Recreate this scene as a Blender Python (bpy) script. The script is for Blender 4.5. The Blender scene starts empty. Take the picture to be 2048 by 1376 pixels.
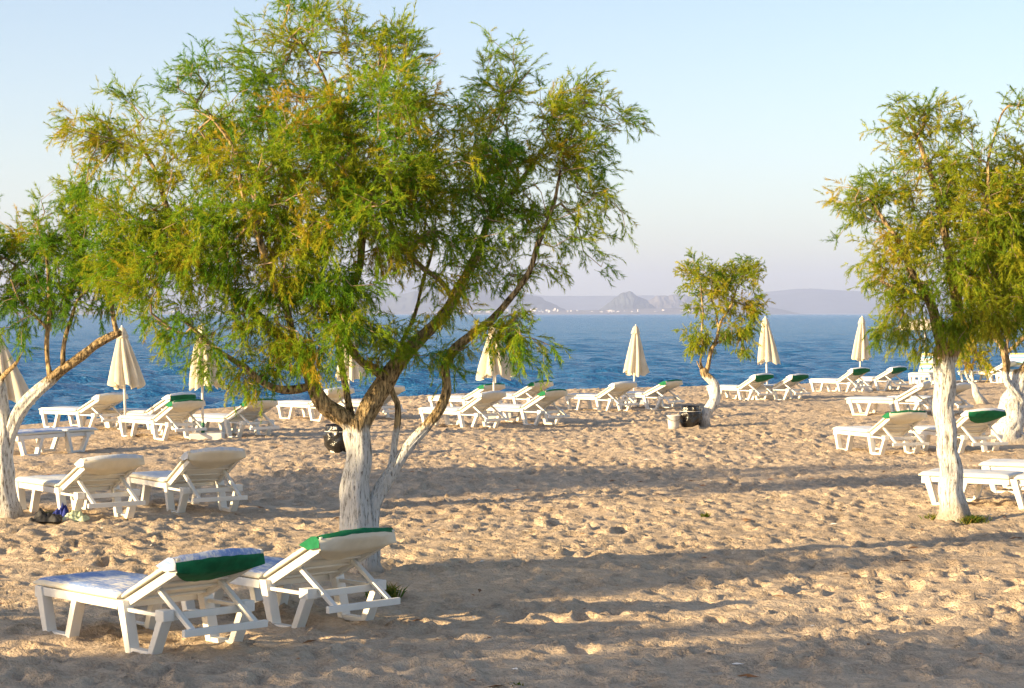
import bpy, bmesh, math, random
import numpy as np
from mathutils import Vector, Matrix, noise as mnoise

R = math.radians
# ------------------------------------------------------------------ camera
F = 4100.0          # focal length in photograph pixels (2048 wide)
H = 2.3             # camera height above the sand
HZ = 628.0          # horizon row in the photograph
scene = bpy.context.scene
C = scene.collection
cam_d = bpy.data.cameras.new('camera')
cam = bpy.data.objects.new('camera', cam_d)
C.objects.link(cam)
cam.location = (0, 0, H)
cam.rotation_euler = (R(90), 0, 0)
cam_d.sensor_width = 36
cam_d.lens = F / 2048 * 36
cam_d.shift_y = -(688 - HZ) / 2048
cam_d.clip_start = 0.1
cam_d.clip_end = 80000
scene.camera = cam

# ------------------------------------------------------------------ sky, sun, exposure
SUN_AZ = R(26)      # sunlight travels towards +X, and this much towards +Y
SUN_EL = R(13)
world = bpy.data.worlds.new('World')
scene.world = world
world.use_nodes = True
wn = world.node_tree
bg = wn.nodes['Background']
sky = wn.nodes.new('ShaderNodeTexSky')
sky.sky_type = 'NISHITA'
sky.sun_disc = False
sky.sun_elevation = SUN_EL
sky.altitude = 0
sky.air_density = 0.8
sky.dust_density = 0.9
sky.ozone_density = 1.0
sdir = Vector((-math.cos(SUN_AZ) * math.cos(SUN_EL), -math.sin(SUN_AZ) * math.cos(SUN_EL), math.sin(SUN_EL)))
sky.sun_rotation = math.atan2(sdir.x, sdir.y)
bg.inputs['Strength'].default_value = 0.0915
tint = wn.nodes.new('ShaderNodeMix')          # camera white balance for the sky: a touch of magenta, the same all round
tint.data_type = 'RGBA'; tint.blend_type = 'MULTIPLY'
tint.inputs['Factor'].default_value = 1.0
tint.inputs['B'].default_value = (1.03, 0.972, 0.965, 1)
wn.links.new(sky.outputs[0], tint.inputs['A'])
wn.links.new(tint.outputs['Result'], bg.inputs[0])
sun_d = bpy.data.lights.new('sun', 'SUN')
sun_d.energy = 4.6
sun_d.angle = R(0.6)
sun_d.color = (1.0, 0.75, 0.41)
sun = bpy.data.objects.new('sun', sun_d)
C.objects.link(sun)
sun.rotation_euler = (-sdir).to_track_quat('-Z', 'Y').to_euler()
sun.location = sdir * 60
vs = scene.view_settings
vs.view_transform = 'Standard'
vs.look = 'None'
vs.gamma = 1
vs.use_curve_mapping = False
vs.exposure = 1.5
cy = scene.cycles
cy.max_bounces = 8
cy.transparent_max_bounces = 8
cy.volume_bounces = 1
cy.sample_clamp_indirect = 6
cy.use_denoising = True

# ------------------------------------------------------------------ pixel helpers (used to survey the place)
def P(px, py, Z):
    """a point of the photograph at distance Z"""
    return Vector(((px - 1024) / F * Z, Z, H + (HZ - py) / F * Z))

def G(px, py):
    """the spot of the sand under a pixel"""
    Z = F * H / (py - HZ)
    return Vector(((px - 1024) / F * Z, Z, 0))

rng = np.random.default_rng(7)
random.seed(7)

# ------------------------------------------------------------------ tags
def tag(o, label=None, cat=None, group=None, kind=None):
    if label: o['label'] = label
    if cat: o['category'] = cat
    if group: o['group'] = group
    if kind: o['kind'] = kind
    return o

def empty(name, loc, rz=0.0):
    o = bpy.data.objects.new(name, None)
    o.empty_display_size = 0.2
    C.objects.link(o)
    o.location = loc
    o.rotation_euler = (0, 0, rz)
    return o

def link(name, me, parent=None):
    o = bpy.data.objects.new(name, me)
    C.objects.link(o)
    if parent is not None:
        o.parent = parent
    return o

def copy_tree(o, parent=None):
    c = o.copy()
    C.objects.link(c)
    c.parent = parent
    for ch in o.children:
        copy_tree(ch, c)
    return c

# ------------------------------------------------------------------ materials
def new_mat(name):
    m = bpy.data.materials.new(name)
    m.use_nodes = True
    nt = m.node_tree
    return m, nt, nt.nodes['Principled BSDF']

def N(nt, kind, **kw):
    n = nt.nodes.new(kind)
    for k, v in kw.items():
        if k.startswith('i_'):
            n.inputs[k[2:].replace('_', ' ')].default_value = v
        else:
            setattr(n, k, v)
    return n

def ramp(nt, fac, stops):
    r = nt.nodes.new('ShaderNodeValToRGB')
    el = r.color_ramp.elements
    while len(el) > 1:
        el.remove(el[-1])
    el[0].position, el[0].color = stops[0][0], (*stops[0][1], 1)
    for p, c in stops[1:]:
        e = el.new(p)
        e.color = (*c, 1)
    nt.links.new(fac, r.inputs[0])
    return r.outputs[0]

def pos_noise(nt, scale, detail=4, rough=0.6, stretch=None, coord='Position'):
    if coord == 'Position':
        src = N(nt, 'ShaderNodeNewGeometry').outputs['Position']
    else:
        src = N(nt, 'ShaderNodeTexCoord').outputs[coord]
    if stretch:
        mp = N(nt, 'ShaderNodeMapping')
        mp.inputs['Scale'].default_value = stretch
        nt.links.new(src, mp.inputs[0])
        src = mp.outputs[0]
    n = N(nt, 'ShaderNodeTexNoise')
    n.inputs['Scale'].default_value = scale
    n.inputs['Detail'].default_value = detail
    n.inputs['Roughness'].default_value = rough
    nt.links.new(src, n.inputs['Vector'])
    return n.outputs['Fac']

def bump(nt, height, strength, dist, target, normal=None):
    b = N(nt, 'ShaderNodeBump')
    b.inputs['Strength'].default_value = strength
    b.inputs['Distance'].default_value = dist
    nt.links.new(height, b.inputs['Height'])
    if normal is not None:
        nt.links.new(normal, b.inputs['Normal'])
    if target is not None:
        nt.links.new(b.outputs[0], target)
    return b.outputs[0]

M = {}
def simple(name, col, rough=0.6, var=0.12, scale=9, bstr=0.0, bdist=0.004, bscale=60, coord='Object', spec=0.4):
    m, nt, p = new_mat(name)
    f = pos_noise(nt, scale, 4, 0.6, coord=coord)
    lo = tuple(c * (1 - var) for c in col)
    hi = tuple(min(1, c * (1 + var)) for c in col)
    nt.links.new(ramp(nt, f, [(0.3, lo), (0.7, hi)]), p.inputs['Base Color'])
    p.inputs['Roughness'].default_value = rough
    p.inputs['Specular IOR Level'].default_value = spec
    if bstr:
        bump(nt, pos_noise(nt, bscale, 3, 0.6, coord=coord), bstr, bdist, p.inputs['Normal'])
    M[name] = m
    return m

simple('plastic', (0.74, 0.72, 0.67), 0.42, 0.06, 5, 0.08, 0.002, 40)
simple('cream_fabric', (0.72, 0.66, 0.53), 0.9, 0.08, 6, 0.35, 0.006, 22, spec=0.1)
simple('green_fabric', (0.012, 0.14, 0.06), 0.8, 0.3, 7, 0.6, 0.012, 16, spec=0.15)
simple('pole_white', (0.75, 0.73, 0.68), 0.45, 0.06)
simple('pole_green', (0.02, 0.14, 0.07), 0.5, 0.1)
simple('concrete_white', (0.62, 0.60, 0.57), 0.85, 0.12, 6, 0.3, 0.004, 50)
simple('cord', (0.10, 0.09, 0.08), 0.7, 0.1)
simple('bin_white', (0.66, 0.64, 0.60), 0.5, 0.08)
simple('bucket_grey', (0.50, 0.50, 0.50), 0.5, 0.1)
simple('bag_black', (0.012, 0.012, 0.012), 0.22, 0.3, 8, 0.9, 0.02, 14, spec=0.6)
simple('shoe_black', (0.018, 0.018, 0.02), 0.6, 0.3, 12)
simple('cloth_blue', (0.03, 0.045, 0.25), 0.85, 0.25, 12, 0.5, 0.01, 20)
simple('cloth_pale', (0.55, 0.60, 0.38), 0.9, 0.25, 18, 0.5, 0.01, 20)
simple('house_white', (0.78, 0.74, 0.70), 0.8, 0.05, 0.02, coord='Position')
simple('house_roof', (0.45, 0.24, 0.16), 0.9, 0.1, 0.02, coord='Position')
simple('litter_brown', (0.22, 0.10, 0.035), 0.9, 0.4, 3, coord='Position')
simple('shell_white', (0.7, 0.68, 0.64), 0.7, 0.1, 3, coord='Position')

def mat_cushion(name, blue):
    m, nt, p = new_mat(name)
    f = pos_noise(nt, 16, 6, 0.75, stretch=(0.55, 1.8, 1), coord='Object')
    g = pos_noise(nt, 3.0, 3, 0.6, coord='Object')
    mx = N(nt, 'ShaderNodeMath', operation='MULTIPLY_ADD'); mx.inputs[1].default_value = 1.5
    nt.links.new(f, mx.inputs[0]); nt.links.new(g, mx.inputs[2])
    hv = N(nt, 'ShaderNodeMath', operation='MULTIPLY'); hv.inputs[1].default_value = 0.5
    nt.links.new(mx.outputs[0], hv.inputs[0])
    nt.links.new(ramp(nt, hv.outputs[0], [(0.53, (0.74, 0.73, 0.70)), (0.58, tuple(0.74 + (b - 0.74) * 0.55 for b in blue)), (0.66, blue)]), p.inputs['Base Color'])
    p.inputs['Roughness'].default_value = 0.9
    p.inputs['Specular IOR Level'].default_value = 0.15
    bump(nt, pos_noise(nt, 30, 3, 0.6, coord='Object'), 0.3, 0.006, p.inputs['Normal'])
    M[name] = m
mat_cushion('cushion_print', (0.20, 0.30, 0.56))
mat_cushion('cushion_faded', (0.55, 0.60, 0.68))

def mat_stripes():
    m, nt, p = new_mat('striped_towel')
    tc = N(nt, 'ShaderNodeTexCoord')
    sp = N(nt, 'ShaderNodeSeparateXYZ')
    nt.links.new(tc.outputs['Object'], sp.inputs[0])
    ml = N(nt, 'ShaderNodeMath', operation='MULTIPLY'); ml.inputs[1].default_value = 4.6
    nt.links.new(sp.outputs['X'], ml.inputs[0])
    fr = N(nt, 'ShaderNodeMath', operation='FRACT')
    nt.links.new(ml.outputs[0], fr.inputs[0])
    c = ramp(nt, fr.outputs[0], [(0.0, (0.72, 0.72, 0.68)), (0.25, (0.15, 0.38, 0.66)), (0.45, (0.74, 0.72, 0.66)), (0.62, (0.70, 0.58, 0.16)), (0.80, (0.30, 0.55, 0.60))])
    c.node.color_ramp.interpolation = 'CONSTANT'
    nt.links.new(c, p.inputs['Base Color'])
    p.inputs['Roughness'].default_value = 0.95
    M['striped_towel'] = m
mat_stripes()

def mat_canopy():
    m, nt, p = new_mat('canopy_canvas')
    f = pos_noise(nt, 5, 4, 0.6, coord='Object')
    col = ramp(nt, f, [(0.3, (0.66, 0.58, 0.44)), (0.7, (0.76, 0.70, 0.57))])
    nt.links.new(col, p.inputs['Base Color'])
    p.inputs['Roughness'].default_value = 0.9
    p.inputs['Specular IOR Level'].default_value = 0.1
    bump(nt, pos_noise(nt, 14, 3, 0.6, stretch=(1, 1, 0.3), coord='Object'), 0.3, 0.02, p.inputs['Normal'])
    tr = N(nt, 'ShaderNodeBsdfTranslucent')
    nt.links.new(col, tr.inputs[0])
    mx = N(nt, 'ShaderNodeMixShader'); mx.inputs[0].default_value = 0.25
    nt.links.new(p.outputs[0], mx.inputs[1]); nt.links.new(tr.outputs[0], mx.inputs[2])
    nt.links.new(mx.outputs[0], nt.nodes['Material Output'].inputs['Surface'])
    M['canopy_canvas'] = m
mat_canopy()

def mat_bark(name, paint_top, brown=(0.38, 0.275, 0.145)):
    """bark, whitewashed up to paint_top metres above the sand"""
    m, nt, p = new_mat(name)
    crack = pos_noise(nt, 30, 5, 0.7, stretch=(1.6, 1.6, 0.28))
    tone = pos_noise(nt, 4, 4, 0.6)
    bark = ramp(nt, crack, [(0.40, tuple(c * 0.22 for c in brown)), (0.5, brown), (0.60, tuple(min(1, c * 1.8) for c in brown))])
    white = ramp(nt, crack, [(0.36, (0.15, 0.13, 0.11)), (0.42, (0.45, 0.43, 0.40)), (0.47, (0.70, 0.69, 0.66)), (0.58, (0.80, 0.79, 0.77))])
    geo = N(nt, 'ShaderNodeNewGeometry')
    sp = N(nt, 'ShaderNodeSeparateXYZ')
    nt.links.new(geo.outputs['Position'], sp.inputs[0])
    w = N(nt, 'ShaderNodeMath', operation='MULTIPLY_ADD')
    w.inputs[1].default_value = -0.22
    nt.links.new(tone, w.inputs[0]); nt.links.new(sp.outputs['Z'], w.inputs[2])
    w2 = N(nt, 'ShaderNodeMath', operation='MULTIPLY_ADD')
    w2.inputs[1].default_value = -0.12
    nt.links.new(crack, w2.inputs[0]); nt.links.new(w.outputs[0], w2.inputs[2])
    mr = N(nt, 'ShaderNodeMapRange')
    mr.inputs['From Min'].default_value = paint_top - 0.17 - 0.03
    mr.inputs['From Max'].default_value = paint_top - 0.17 + 0.03
    mr.inputs['To Min'].default_value = 1
    mr.inputs['To Max'].default_value = 0
    nt.links.new(w2.outputs[0], mr.inputs['Value'])
    mx = N(nt, 'ShaderNodeMix', data_type='RGBA')
    nt.links.new(mr.outputs[0], mx.inputs['Factor'])
    nt.links.new(bark, mx.inputs['A']); nt.links.new(white, mx.inputs['B'])
    nt.links.new(mx.outputs['Result'], p.inputs['Base Color'])
    dm = N(nt, 'ShaderNodeMapRange')          # sand thrown up against the foot of the trunk
    dm.inputs['From Min'].default_value = -0.13; dm.inputs['From Max'].default_value = 0.08
    dm.inputs['To Min'].default_value = 0.75; dm.inputs['To Max'].default_value = 0
    nt.links.new(w2.outputs[0], dm.inputs['Value'])
    mx2 = N(nt, 'ShaderNodeMix', data_type='RGBA')
    mx2.inputs['B'].default_value = (0.40, 0.31, 0.22, 1)
    nt.links.new(dm.outputs[0], mx2.inputs['Factor'])
    nt.links.new(mx.outputs['Result'], mx2.inputs['A'])
    nt.links.new(mx2.outputs['Result'], p.inputs['Base Color'])
    p.inputs['Roughness'].default_value = 0.95
    p.inputs['Specular IOR Level'].default_value = 0.15
    bump(nt, crack, 1.0, 0.045, p.inputs['Normal'])
    M[name] = m

simple('twig', (0.33, 0.235, 0.15), 0.9, 0.3, 6, coord='Position', spec=0.15)

def mat_leaf(name, stops):
    m, nt, p = new_mat(name)
    a = N(nt, 'ShaderNodeAttribute'); a.attribute_name = 'tint'
    col = ramp(nt, a.outputs['Fac'], stops)
    df = N(nt, 'ShaderNodeBsdfDiffuse')
    tr = N(nt, 'ShaderNodeBsdfTranslucent')
    nt.links.new(col, df.inputs[0]); nt.links.new(col, tr.inputs[0])
    mx = N(nt, 'ShaderNodeMixShader'); mx.inputs[0].default_value = 0.5
    nt.links.new(df.outputs[0], mx.inputs[1]); nt.links.new(tr.outputs[0], mx.inputs[2])
    nt.links.new(mx.outputs[0], nt.nodes['Material Output'].inputs['Surface'])
    M[name] = m
mat_leaf('leaf', [(0.0, (0.10, 0.24, 0.022)), (0.3, (0.20, 0.35, 0.025)), (0.55, (0.34, 0.41, 0.028)), (0.8, (0.48, 0.42, 0.032)), (1.0, (0.50, 0.28, 0.045))])
mat_leaf('leaf_dry', [(0.0, (0.13, 0.24, 0.022)), (0.3, (0.26, 0.35, 0.03)), (0.6, (0.42, 0.43, 0.035)), (0.85, (0.52, 0.42, 0.045)), (1.0, (0.52, 0.31, 0.06))])
mat_leaf('grass', [(0.0, (0.05, 0.11, 0.02)), (0.6, (0.15, 0.20, 0.03)), (1.0, (0.30, 0.22, 0.06))])

def mat_sand():
    m, nt, p = new_mat('sand')
    big = pos_noise(nt, 0.35, 4, 0.6)
    fine = pos_noise(nt, 45, 3, 0.7)
    mid = pos_noise(nt, 5, 4, 0.65)
    s1 = N(nt, 'ShaderNodeMath', operation='MULTIPLY_ADD'); s1.inputs[1].default_value = 0.9
    nt.links.new(fine, s1.inputs[0]); nt.links.new(mid, s1.inputs[2])
    s2 = N(nt, 'ShaderNodeMath', operation='MULTIPLY_ADD'); s2.inputs[1].default_value = 0.6
    nt.links.new(big, s2.inputs[0]); nt.links.new(s1.outputs[0], s2.inputs[2])
    hv = N(nt, 'ShaderNodeMath', operation='MULTIPLY'); hv.inputs[1].default_value = 0.5
    nt.links.new(s2.outputs[0], hv.inputs[0])
    col = ramp(nt, hv.outputs[0], [(0.49, (0.40, 0.303, 0.213)), (0.62, (0.56, 0.435, 0.308)), (0.75, (0.65, 0.52, 0.38))])
    nt.links.new(col, p.inputs['Base Color'])
    p.inputs['Roughness'].default_value = 1.0
    p.inputs['Specular IOR Level'].default_value = 0.05
    b1 = bump(nt, pos_noise(nt, 11, 5, 0.65), 1.0, 0.05, None)
    bump(nt, pos_noise(nt, 55, 3, 0.7), 0.9, 0.010, p.inputs['Normal'], b1)
    M['sand'] = m
mat_sand()

def mat_sea():
    m, nt, p = new_mat('sea_water')
    patch = pos_noise(nt, 0.012, 4, 0.6, stretch=(1, 0.5, 1))
    nt.links.new(ramp(nt, patch, [(0.3, (0.016, 0.132, 0.325)), (0.7, (0.023, 0.16, 0.38))]), p.inputs['Base Color'])
    p.inputs['Roughness'].default_value = 0.22
    p.inputs['IOR'].default_value = 1.33
    p.inputs['Specular IOR Level'].default_value = 0.42
    w1 = pos_noise(nt, 1.1, 5, 0.65, stretch=(0.6, 1.5, 1))
    w2 = pos_noise(nt, 4.5, 3, 0.6, stretch=(0.6, 1.5, 1))
    w3 = pos_noise(nt, 0.16, 4, 0.6, stretch=(0.5, 1.6, 1))
    b0 = bump(nt, w3, 1.0, 0.4, None)
    b1 = bump(nt, w1, 1.0, 0.6, None, b0)
    bump(nt, w2, 1.0, 0.18, p.inputs['Normal'], b1)
    M['sea_water'] = m
mat_sea()
simple('foam', (0.72, 0.76, 0.80), 0.7, 0.15, 4, 0.8, 0.06, 6, coord='Position')

def mat_hill(name, col):
    m, nt, p = new_mat(name)
    f = pos_noise(nt, 0.004, 6, 0.65)
    nt.links.new(ramp(nt, f, [(0.35, tuple(c * 0.6 for c in col)), (0.65, tuple(c * 1.35 for c in col))]), p.inputs['Base Color'])
    p.inputs['Roughness'].default_value = 1
    p.inputs['Specular IOR Level'].default_value = 0
    M[name] = m
mat_hill('hill_scrub', (0.085, 0.10, 0.10))
mat_hill('hill_bare', (0.17, 0.16, 0.155))

# ------------------------------------------------------------------ mesh helpers
class MB:
    def __init__(s):
        s.v, s.f, s.m = [], [], []
    def add(s, verts, faces, mi=0):
        b = len(s.v)
        s.v += [tuple(v) for v in verts]
        s.f += [tuple(i + b for i in f) for f in faces]
        s.m += [mi] * len(faces)
    def box(s, x0, x1, y0, y1, z0, z1, mi=0):
        v = [(x, y, z) for z in (z0, z1) for y in (y0, y1) for x in (x0, x1)]
        s.add(v, [(0, 2, 3, 1), (4, 5, 7, 6), (0, 1, 5, 4), (2, 6, 7, 3), (0, 4, 6, 2), (1, 3, 7, 5)], mi)
    def prism(s, poly, y0, y1, mi=0):
        """xz polygon (counter-clockwise seen from -y) extruded along y"""
        n = len(poly)
        v = [(x, y0, z) for x, z in poly] + [(x, y1, z) for x, z in poly]
        f = [tuple(range(n)), tuple(range(2 * n - 1, n - 1, -1))]
        f += [(i, n + i, n + (i + 1) % n, (i + 1) % n) for i in range(n)]
        s.add(v, f, mi)
    def bar(s, p, q, w, h, mi=0):
        p, q = Vector(p), Vector(q)
        d = (q - p).normalized()
        side = d.cross(Vector((0, 0, 1)))
        if side.length < 1e-3: side = Vector((0, 1, 0))
        side.normalize()
        up = side.cross(d)
        v = []
        for e in (p, q):
            for a, b in ((-1, -1), (1, -1), (1, 1), (-1, 1)):
                v.append(e + side * (a * w / 2) + up * (b * h / 2))
        s.add(v, [(3, 2, 1, 0), (4, 5, 6, 7), (0, 1, 5, 4), (1, 2, 6, 5), (2, 3, 7, 6), (3, 0, 4, 7)], mi)
    def lathe(s, prof, n=24, mi=0, cx=0, cy=0):
        b = len(s.v)
        for r, z in prof:
            for k in range(n):
                a = 2 * math.pi * k / n
                s.v.append((cx + r * math.cos(a), cy + r * math.sin(a), z))
        for i in range(len(prof) - 1):
            for k in range(n):
                k2 = (k + 1) % n
                s.f.append((b + i * n + k, b + i * n + k2, b + (i + 1) * n + k2, b + (i + 1) * n + k)); s.m.append(mi)
        s.f.append(tuple(b + k for k in range(n - 1, -1, -1))); s.m.append(mi)
        t = b + (len(prof) - 1) * n
        s.f.append(tuple(t + k for k in range(n))); s.m.append(mi)
    def mesh(s, name, mats, smooth=False, bevel=0.0, segs=2):
        me = bpy.data.meshes.new(name)
        me.from_pydata(s.v, [], s.f)
        for m in mats: me.materials.append(M[m])
        me.polygons.foreach_set('material_index', s.m)
        if bevel:
            bm = bmesh.new(); bm.from_mesh(me)
            bmesh.ops.remove_doubles(bm, verts=bm.verts, dist=1e-5)
            es = [e for e in bm.edges if e.is_manifold and e.calc_face_angle(0) > R(35)]
            bmesh.ops.bevel(bm, geom=es, offset=bevel, segments=segs, profile=0.6, affect='EDGES', clamp_overlap=True)
            bm.to_mesh(me); bm.free()
        if smooth:
            me.polygons.foreach_set('use_smooth', [True] * len(me.polygons))
        me.update()
        return me

def np_mesh(name, verts, faces, mats, smooth=False, tint=None):
    """mesh from an (n,3) vertex array and an (m,k) face array"""
    me = bpy.data.meshes.new(name)
    verts = np.asarray(verts, dtype=np.float32); faces = np.asarray(faces, dtype=np.int32)
    m, k = faces.shape
    me.vertices.add(len(verts)); me.vertices.foreach_set('co', verts.ravel())
    me.loops.add(m * k); me.loops.foreach_set('vertex_index', faces.ravel())
    me.polygons.add(m)
    me.polygons.foreach_set('loop_start', np.arange(m, dtype=np.int32) * k)
    me.polygons.foreach_set('use_smooth', np.full(m, smooth))
    for x in mats: me.materials.append(M[x])
    if tint is not None:
        a = me.attributes.new('tint', 'FLOAT', 'FACE')
        a.data.foreach_set('value', np.asarray(tint, dtype=np.float32))
    me.update(calc_edges=True)
    me.validate()
    return me

def grid_faces(nr, nc, wrap=False):
    i = np.arange(nr - 1)[:, None]; j = np.arange(nc if wrap else nc - 1)[None, :]
    j2 = (j + 1) % nc
    a = i * nc + j; b = i * nc + j2; c = (i + 1) * nc + j2; d = (i + 1) * nc + j
    return np.stack([a, b, c, d], -1).reshape(-1, 4)

def lattice(xs, ys, cell, r):
    """smooth value noise on the tensor grid xs x ys -> (len(ys), len(xs)), about -1..1"""
    def w(a, a0):
        t = (a - a0) / cell
        i = np.floor(t).astype(int); f = t - i
        return i, f * f * (3 - 2 * f)
    ix, fx = w(xs, xs.min()); iy, fy = w(ys, ys.min())
    L = r.uniform(-1, 1, (iy.max() + 2, ix.max() + 2))
    A = L[iy][:, ix]; B = L[iy][:, ix + 1]; Cc = L[iy + 1][:, ix]; D = L[iy + 1][:, ix + 1]
    fx = fx[None, :]; fy = fy[:, None]
    return (A * (1 - fx) + B * fx) * (1 - fy) + (Cc * (1 - fx) + D * fx) * fy

# ------------------------------------------------------------------ the beach
SH_X = np.array([-4000, -200, -60, -30, -18, -12.5, -10.6, -9.4, -8.2, -5.8, -2.4, 2.7, 10.3, 20, 40, 200, 4000], float)
SH_Y = np.array([-600, -5, 22, 29, 33, 37, 41, 44, 47.5, 53.0, 58, 63.5, 68, 73, 82, 130, 1200], float)
def shore_y(x):
    x = np.asarray(x, float)
    return (np.interp(x - 0.8, SH_X, SH_Y) + 2 * np.interp(x, SH_X, SH_Y) + np.interp(x + 0.8, SH_X, SH_Y)) / 4
def undulate(x, y):
    return 0.035 * np.sin(x * 0.9 + 0.6 * np.sin(y * 0.31)) * np.sin(y * 0.55 + 1.3) + 0.02 * np.sin(x * 0.37 + y * 0.73)
def base_z(x, y):
    d = np.asarray(y) - shore_y(x)
    sl = (shore_y(np.asarray(x) + 0.5) - shore_y(np.asarray(x) - 0.5))
    d = d / np.sqrt(1 + sl * sl)
    drop = np.where(d > 0, -0.17 * np.minimum(d, 60) - 0.0, 0) * (1 - np.exp(-np.maximum(d, 0) / 0.8))
    return undulate(x, y) * np.clip(-d / 2, 0, 1) + drop
SEA_Z = -0.42

def spaced(lo, hi, f):
    out = [lo]
    while out[-1] < hi:
        out.append(out[-1] + f(out[-1]))
    return np.array(out)

def build_beach():
    half = spaced(0.0, 17.5, lambda x: 0.046 if x < 4.5 else min(0.095, 0.046 + (x - 4.5) * 0.012))
    far = half[-1] + np.cumsum(0.15 * 1.32 ** np.arange(29))
    xs = np.concatenate([-far[::-1], -half[::-1][:-1], half, far])
    mid = spaced(9.5, 74.0, lambda y: max(0.028, 0.0030 * y) if y > 11 else 0.05)
    front = 9.5 - np.cumsum(0.08 * 1.3 ** np.arange(28))
    back = mid[-1] + np.cumsum(0.4 * 1.32 ** np.arange(26))
    ys = np.concatenate([front[::-1], mid, back])
    X, Y = np.meshgrid(xs, ys)
    Zb = base_z(X, Y)
    Z = np.zeros_like(X)
    r = np.random.default_rng(11)
    ax = np.clip(xs, -24, 24); ay = np.clip(ys, 5, 84)
    Z += 0.018 * lattice(ax, ay, 0.9, r) + 0.010 * lattice(ax, ay, 0.34, r) + 0.013 * lattice(ax, ay, 0.15, r) + 0.006 * lattice(ax, ay, 0.075, r)
    # footprints: scooped hollows with a pushed-up rim
    n = 84000
    fy = np.sqrt(r.uniform(9.5 ** 2, 70 ** 2, n)); fx = r.uniform(-0.40, 0.40, n) * (fy + 5)
    wear = 1.0 + 0.2 * np.sin(fx * 0.8 + 1.7 * np.sin(fy * 0.23)) * np.sin(fy * 0.41 + 0.7 + np.sin(fx * 0.35))
    prints = []
    for x, y, wr in zip(fx, fy, wear):
        L = 0.038 + 0.075 * r.random() ** 1.6
        prints.append((x, y, r.uniform(0, math.pi), L, L * r.uniform(0.5, 0.9), L * r.uniform(0.26, 0.52) * wr))
    for k in range(34):      # walkers' trails: left and right feet one after the other
        y = math.sqrt(r.uniform(10 ** 2, 45 ** 2)); x = r.uniform(-0.33, 0.33) * y
        a = r.uniform(0, 2 * math.pi)
        for q in range(int(r.integers(14, 40))):
            a += r.normal(0, 0.07)
            x += 0.62 * math.cos(a); y += 0.62 * math.sin(a)
            sd = 0.10 * (1 if q % 2 else -1)
            if 9.5 < y < 60:
                prints.append((x - sd * math.sin(a), y + sd * math.cos(a), a + r.normal(0, 0.12), 0.145, 0.062, r.uniform(0.022, 0.04)))
    for x, y, a, L, W, d in prints:
        rad = L * 2.1
        i0, i1 = np.searchsorted(xs, (x - rad, x + rad)); j0, j1 = np.searchsorted(ys, (y - rad, y + rad))
        if i1 <= i0 or j1 <= j0: continue
        dx = xs[i0:i1][None, :] - x; dy = ys[j0:j1][:, None] - y
        u = (dx * math.cos(a) + dy * math.sin(a)) / L; v = (-dx * math.sin(a) + dy * math.cos(a)) / W
        q = np.sqrt(u * u + v * v)
        Z[j0:j1, i0:i1] += d * (-np.exp(-q ** 2.6) + 0.55 * np.exp(-((q - 1.3) / 0.38) ** 2) * (0.7 + 0.5 * u))
    d = (Y - shore_y(X))
    Z *= np.clip(1 - (d + 0.6) / 1.5, 0.0, 1)
    Z += Zb
    me = np_mesh('beach', np.stack([X, Y, Z], -1).reshape(-1, 3), grid_faces(len(ys), len(xs)), ['sand'], True)
    o = link('beach', me)
    tag(o, 'trampled golden sand beach full of footprints', 'beach', kind='structure')
build_beach()

def gz(x, y):
    return float(base_z(x, y))

# ------------------------------------------------------------------ the sea
def build_sea():
    ys1 = spaced(24.0, 420.0, lambda y: 0.0058 * y)
    ys2 = ys1[-1] * 1.06 ** np.arange(1, 77)
    ys = np.concatenate([ys1, ys2])
    us = np.concatenate([-np.geomspace(0.345, 2.5, 12)[::-1], np.linspace(-0.34, 0.34, 310), np.geomspace(0.345, 2.5, 12)])
    Yg, U = np.meshgrid(ys, us, indexing='ij')
    X = U * Yg
    r = np.random.default_rng(5)
    Z = np.zeros_like(X)
    for k in range(46):
        lam = 0.6 * (4.6 / 0.6) ** (k / 45)
        a = r.normal(-1.35, 0.45)
        kx, ky = math.cos(a) * 2 * math.pi / lam, math.sin(a) * 2 * math.pi / lam
        amp = 0.0135 * lam ** 0.7
        fade = np.clip(1.4 - (0.0058 * Yg) / (lam * 0.42), 0, 1)
        ph = X * kx + Yg * ky + r.uniform(0, 6.28)
        Z += amp * fade * (np.sin(ph) + 0.35 * np.sin(2 * ph + 0.5))
    d = Yg - shore_y(X)
    Z *= np.clip(d / 6, 0.12, 1)
    Z += SEA_Z
    me = np_mesh('sea', np.stack([X, Yg, Z], -1).reshape(-1, 3), grid_faces(len(ys), len(us)), ['sea_water'], True)
    o = link('sea', me)
    tag(o, 'choppy deep blue sea reaching the horizon', 'sea', kind='structure')
build_sea()

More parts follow.
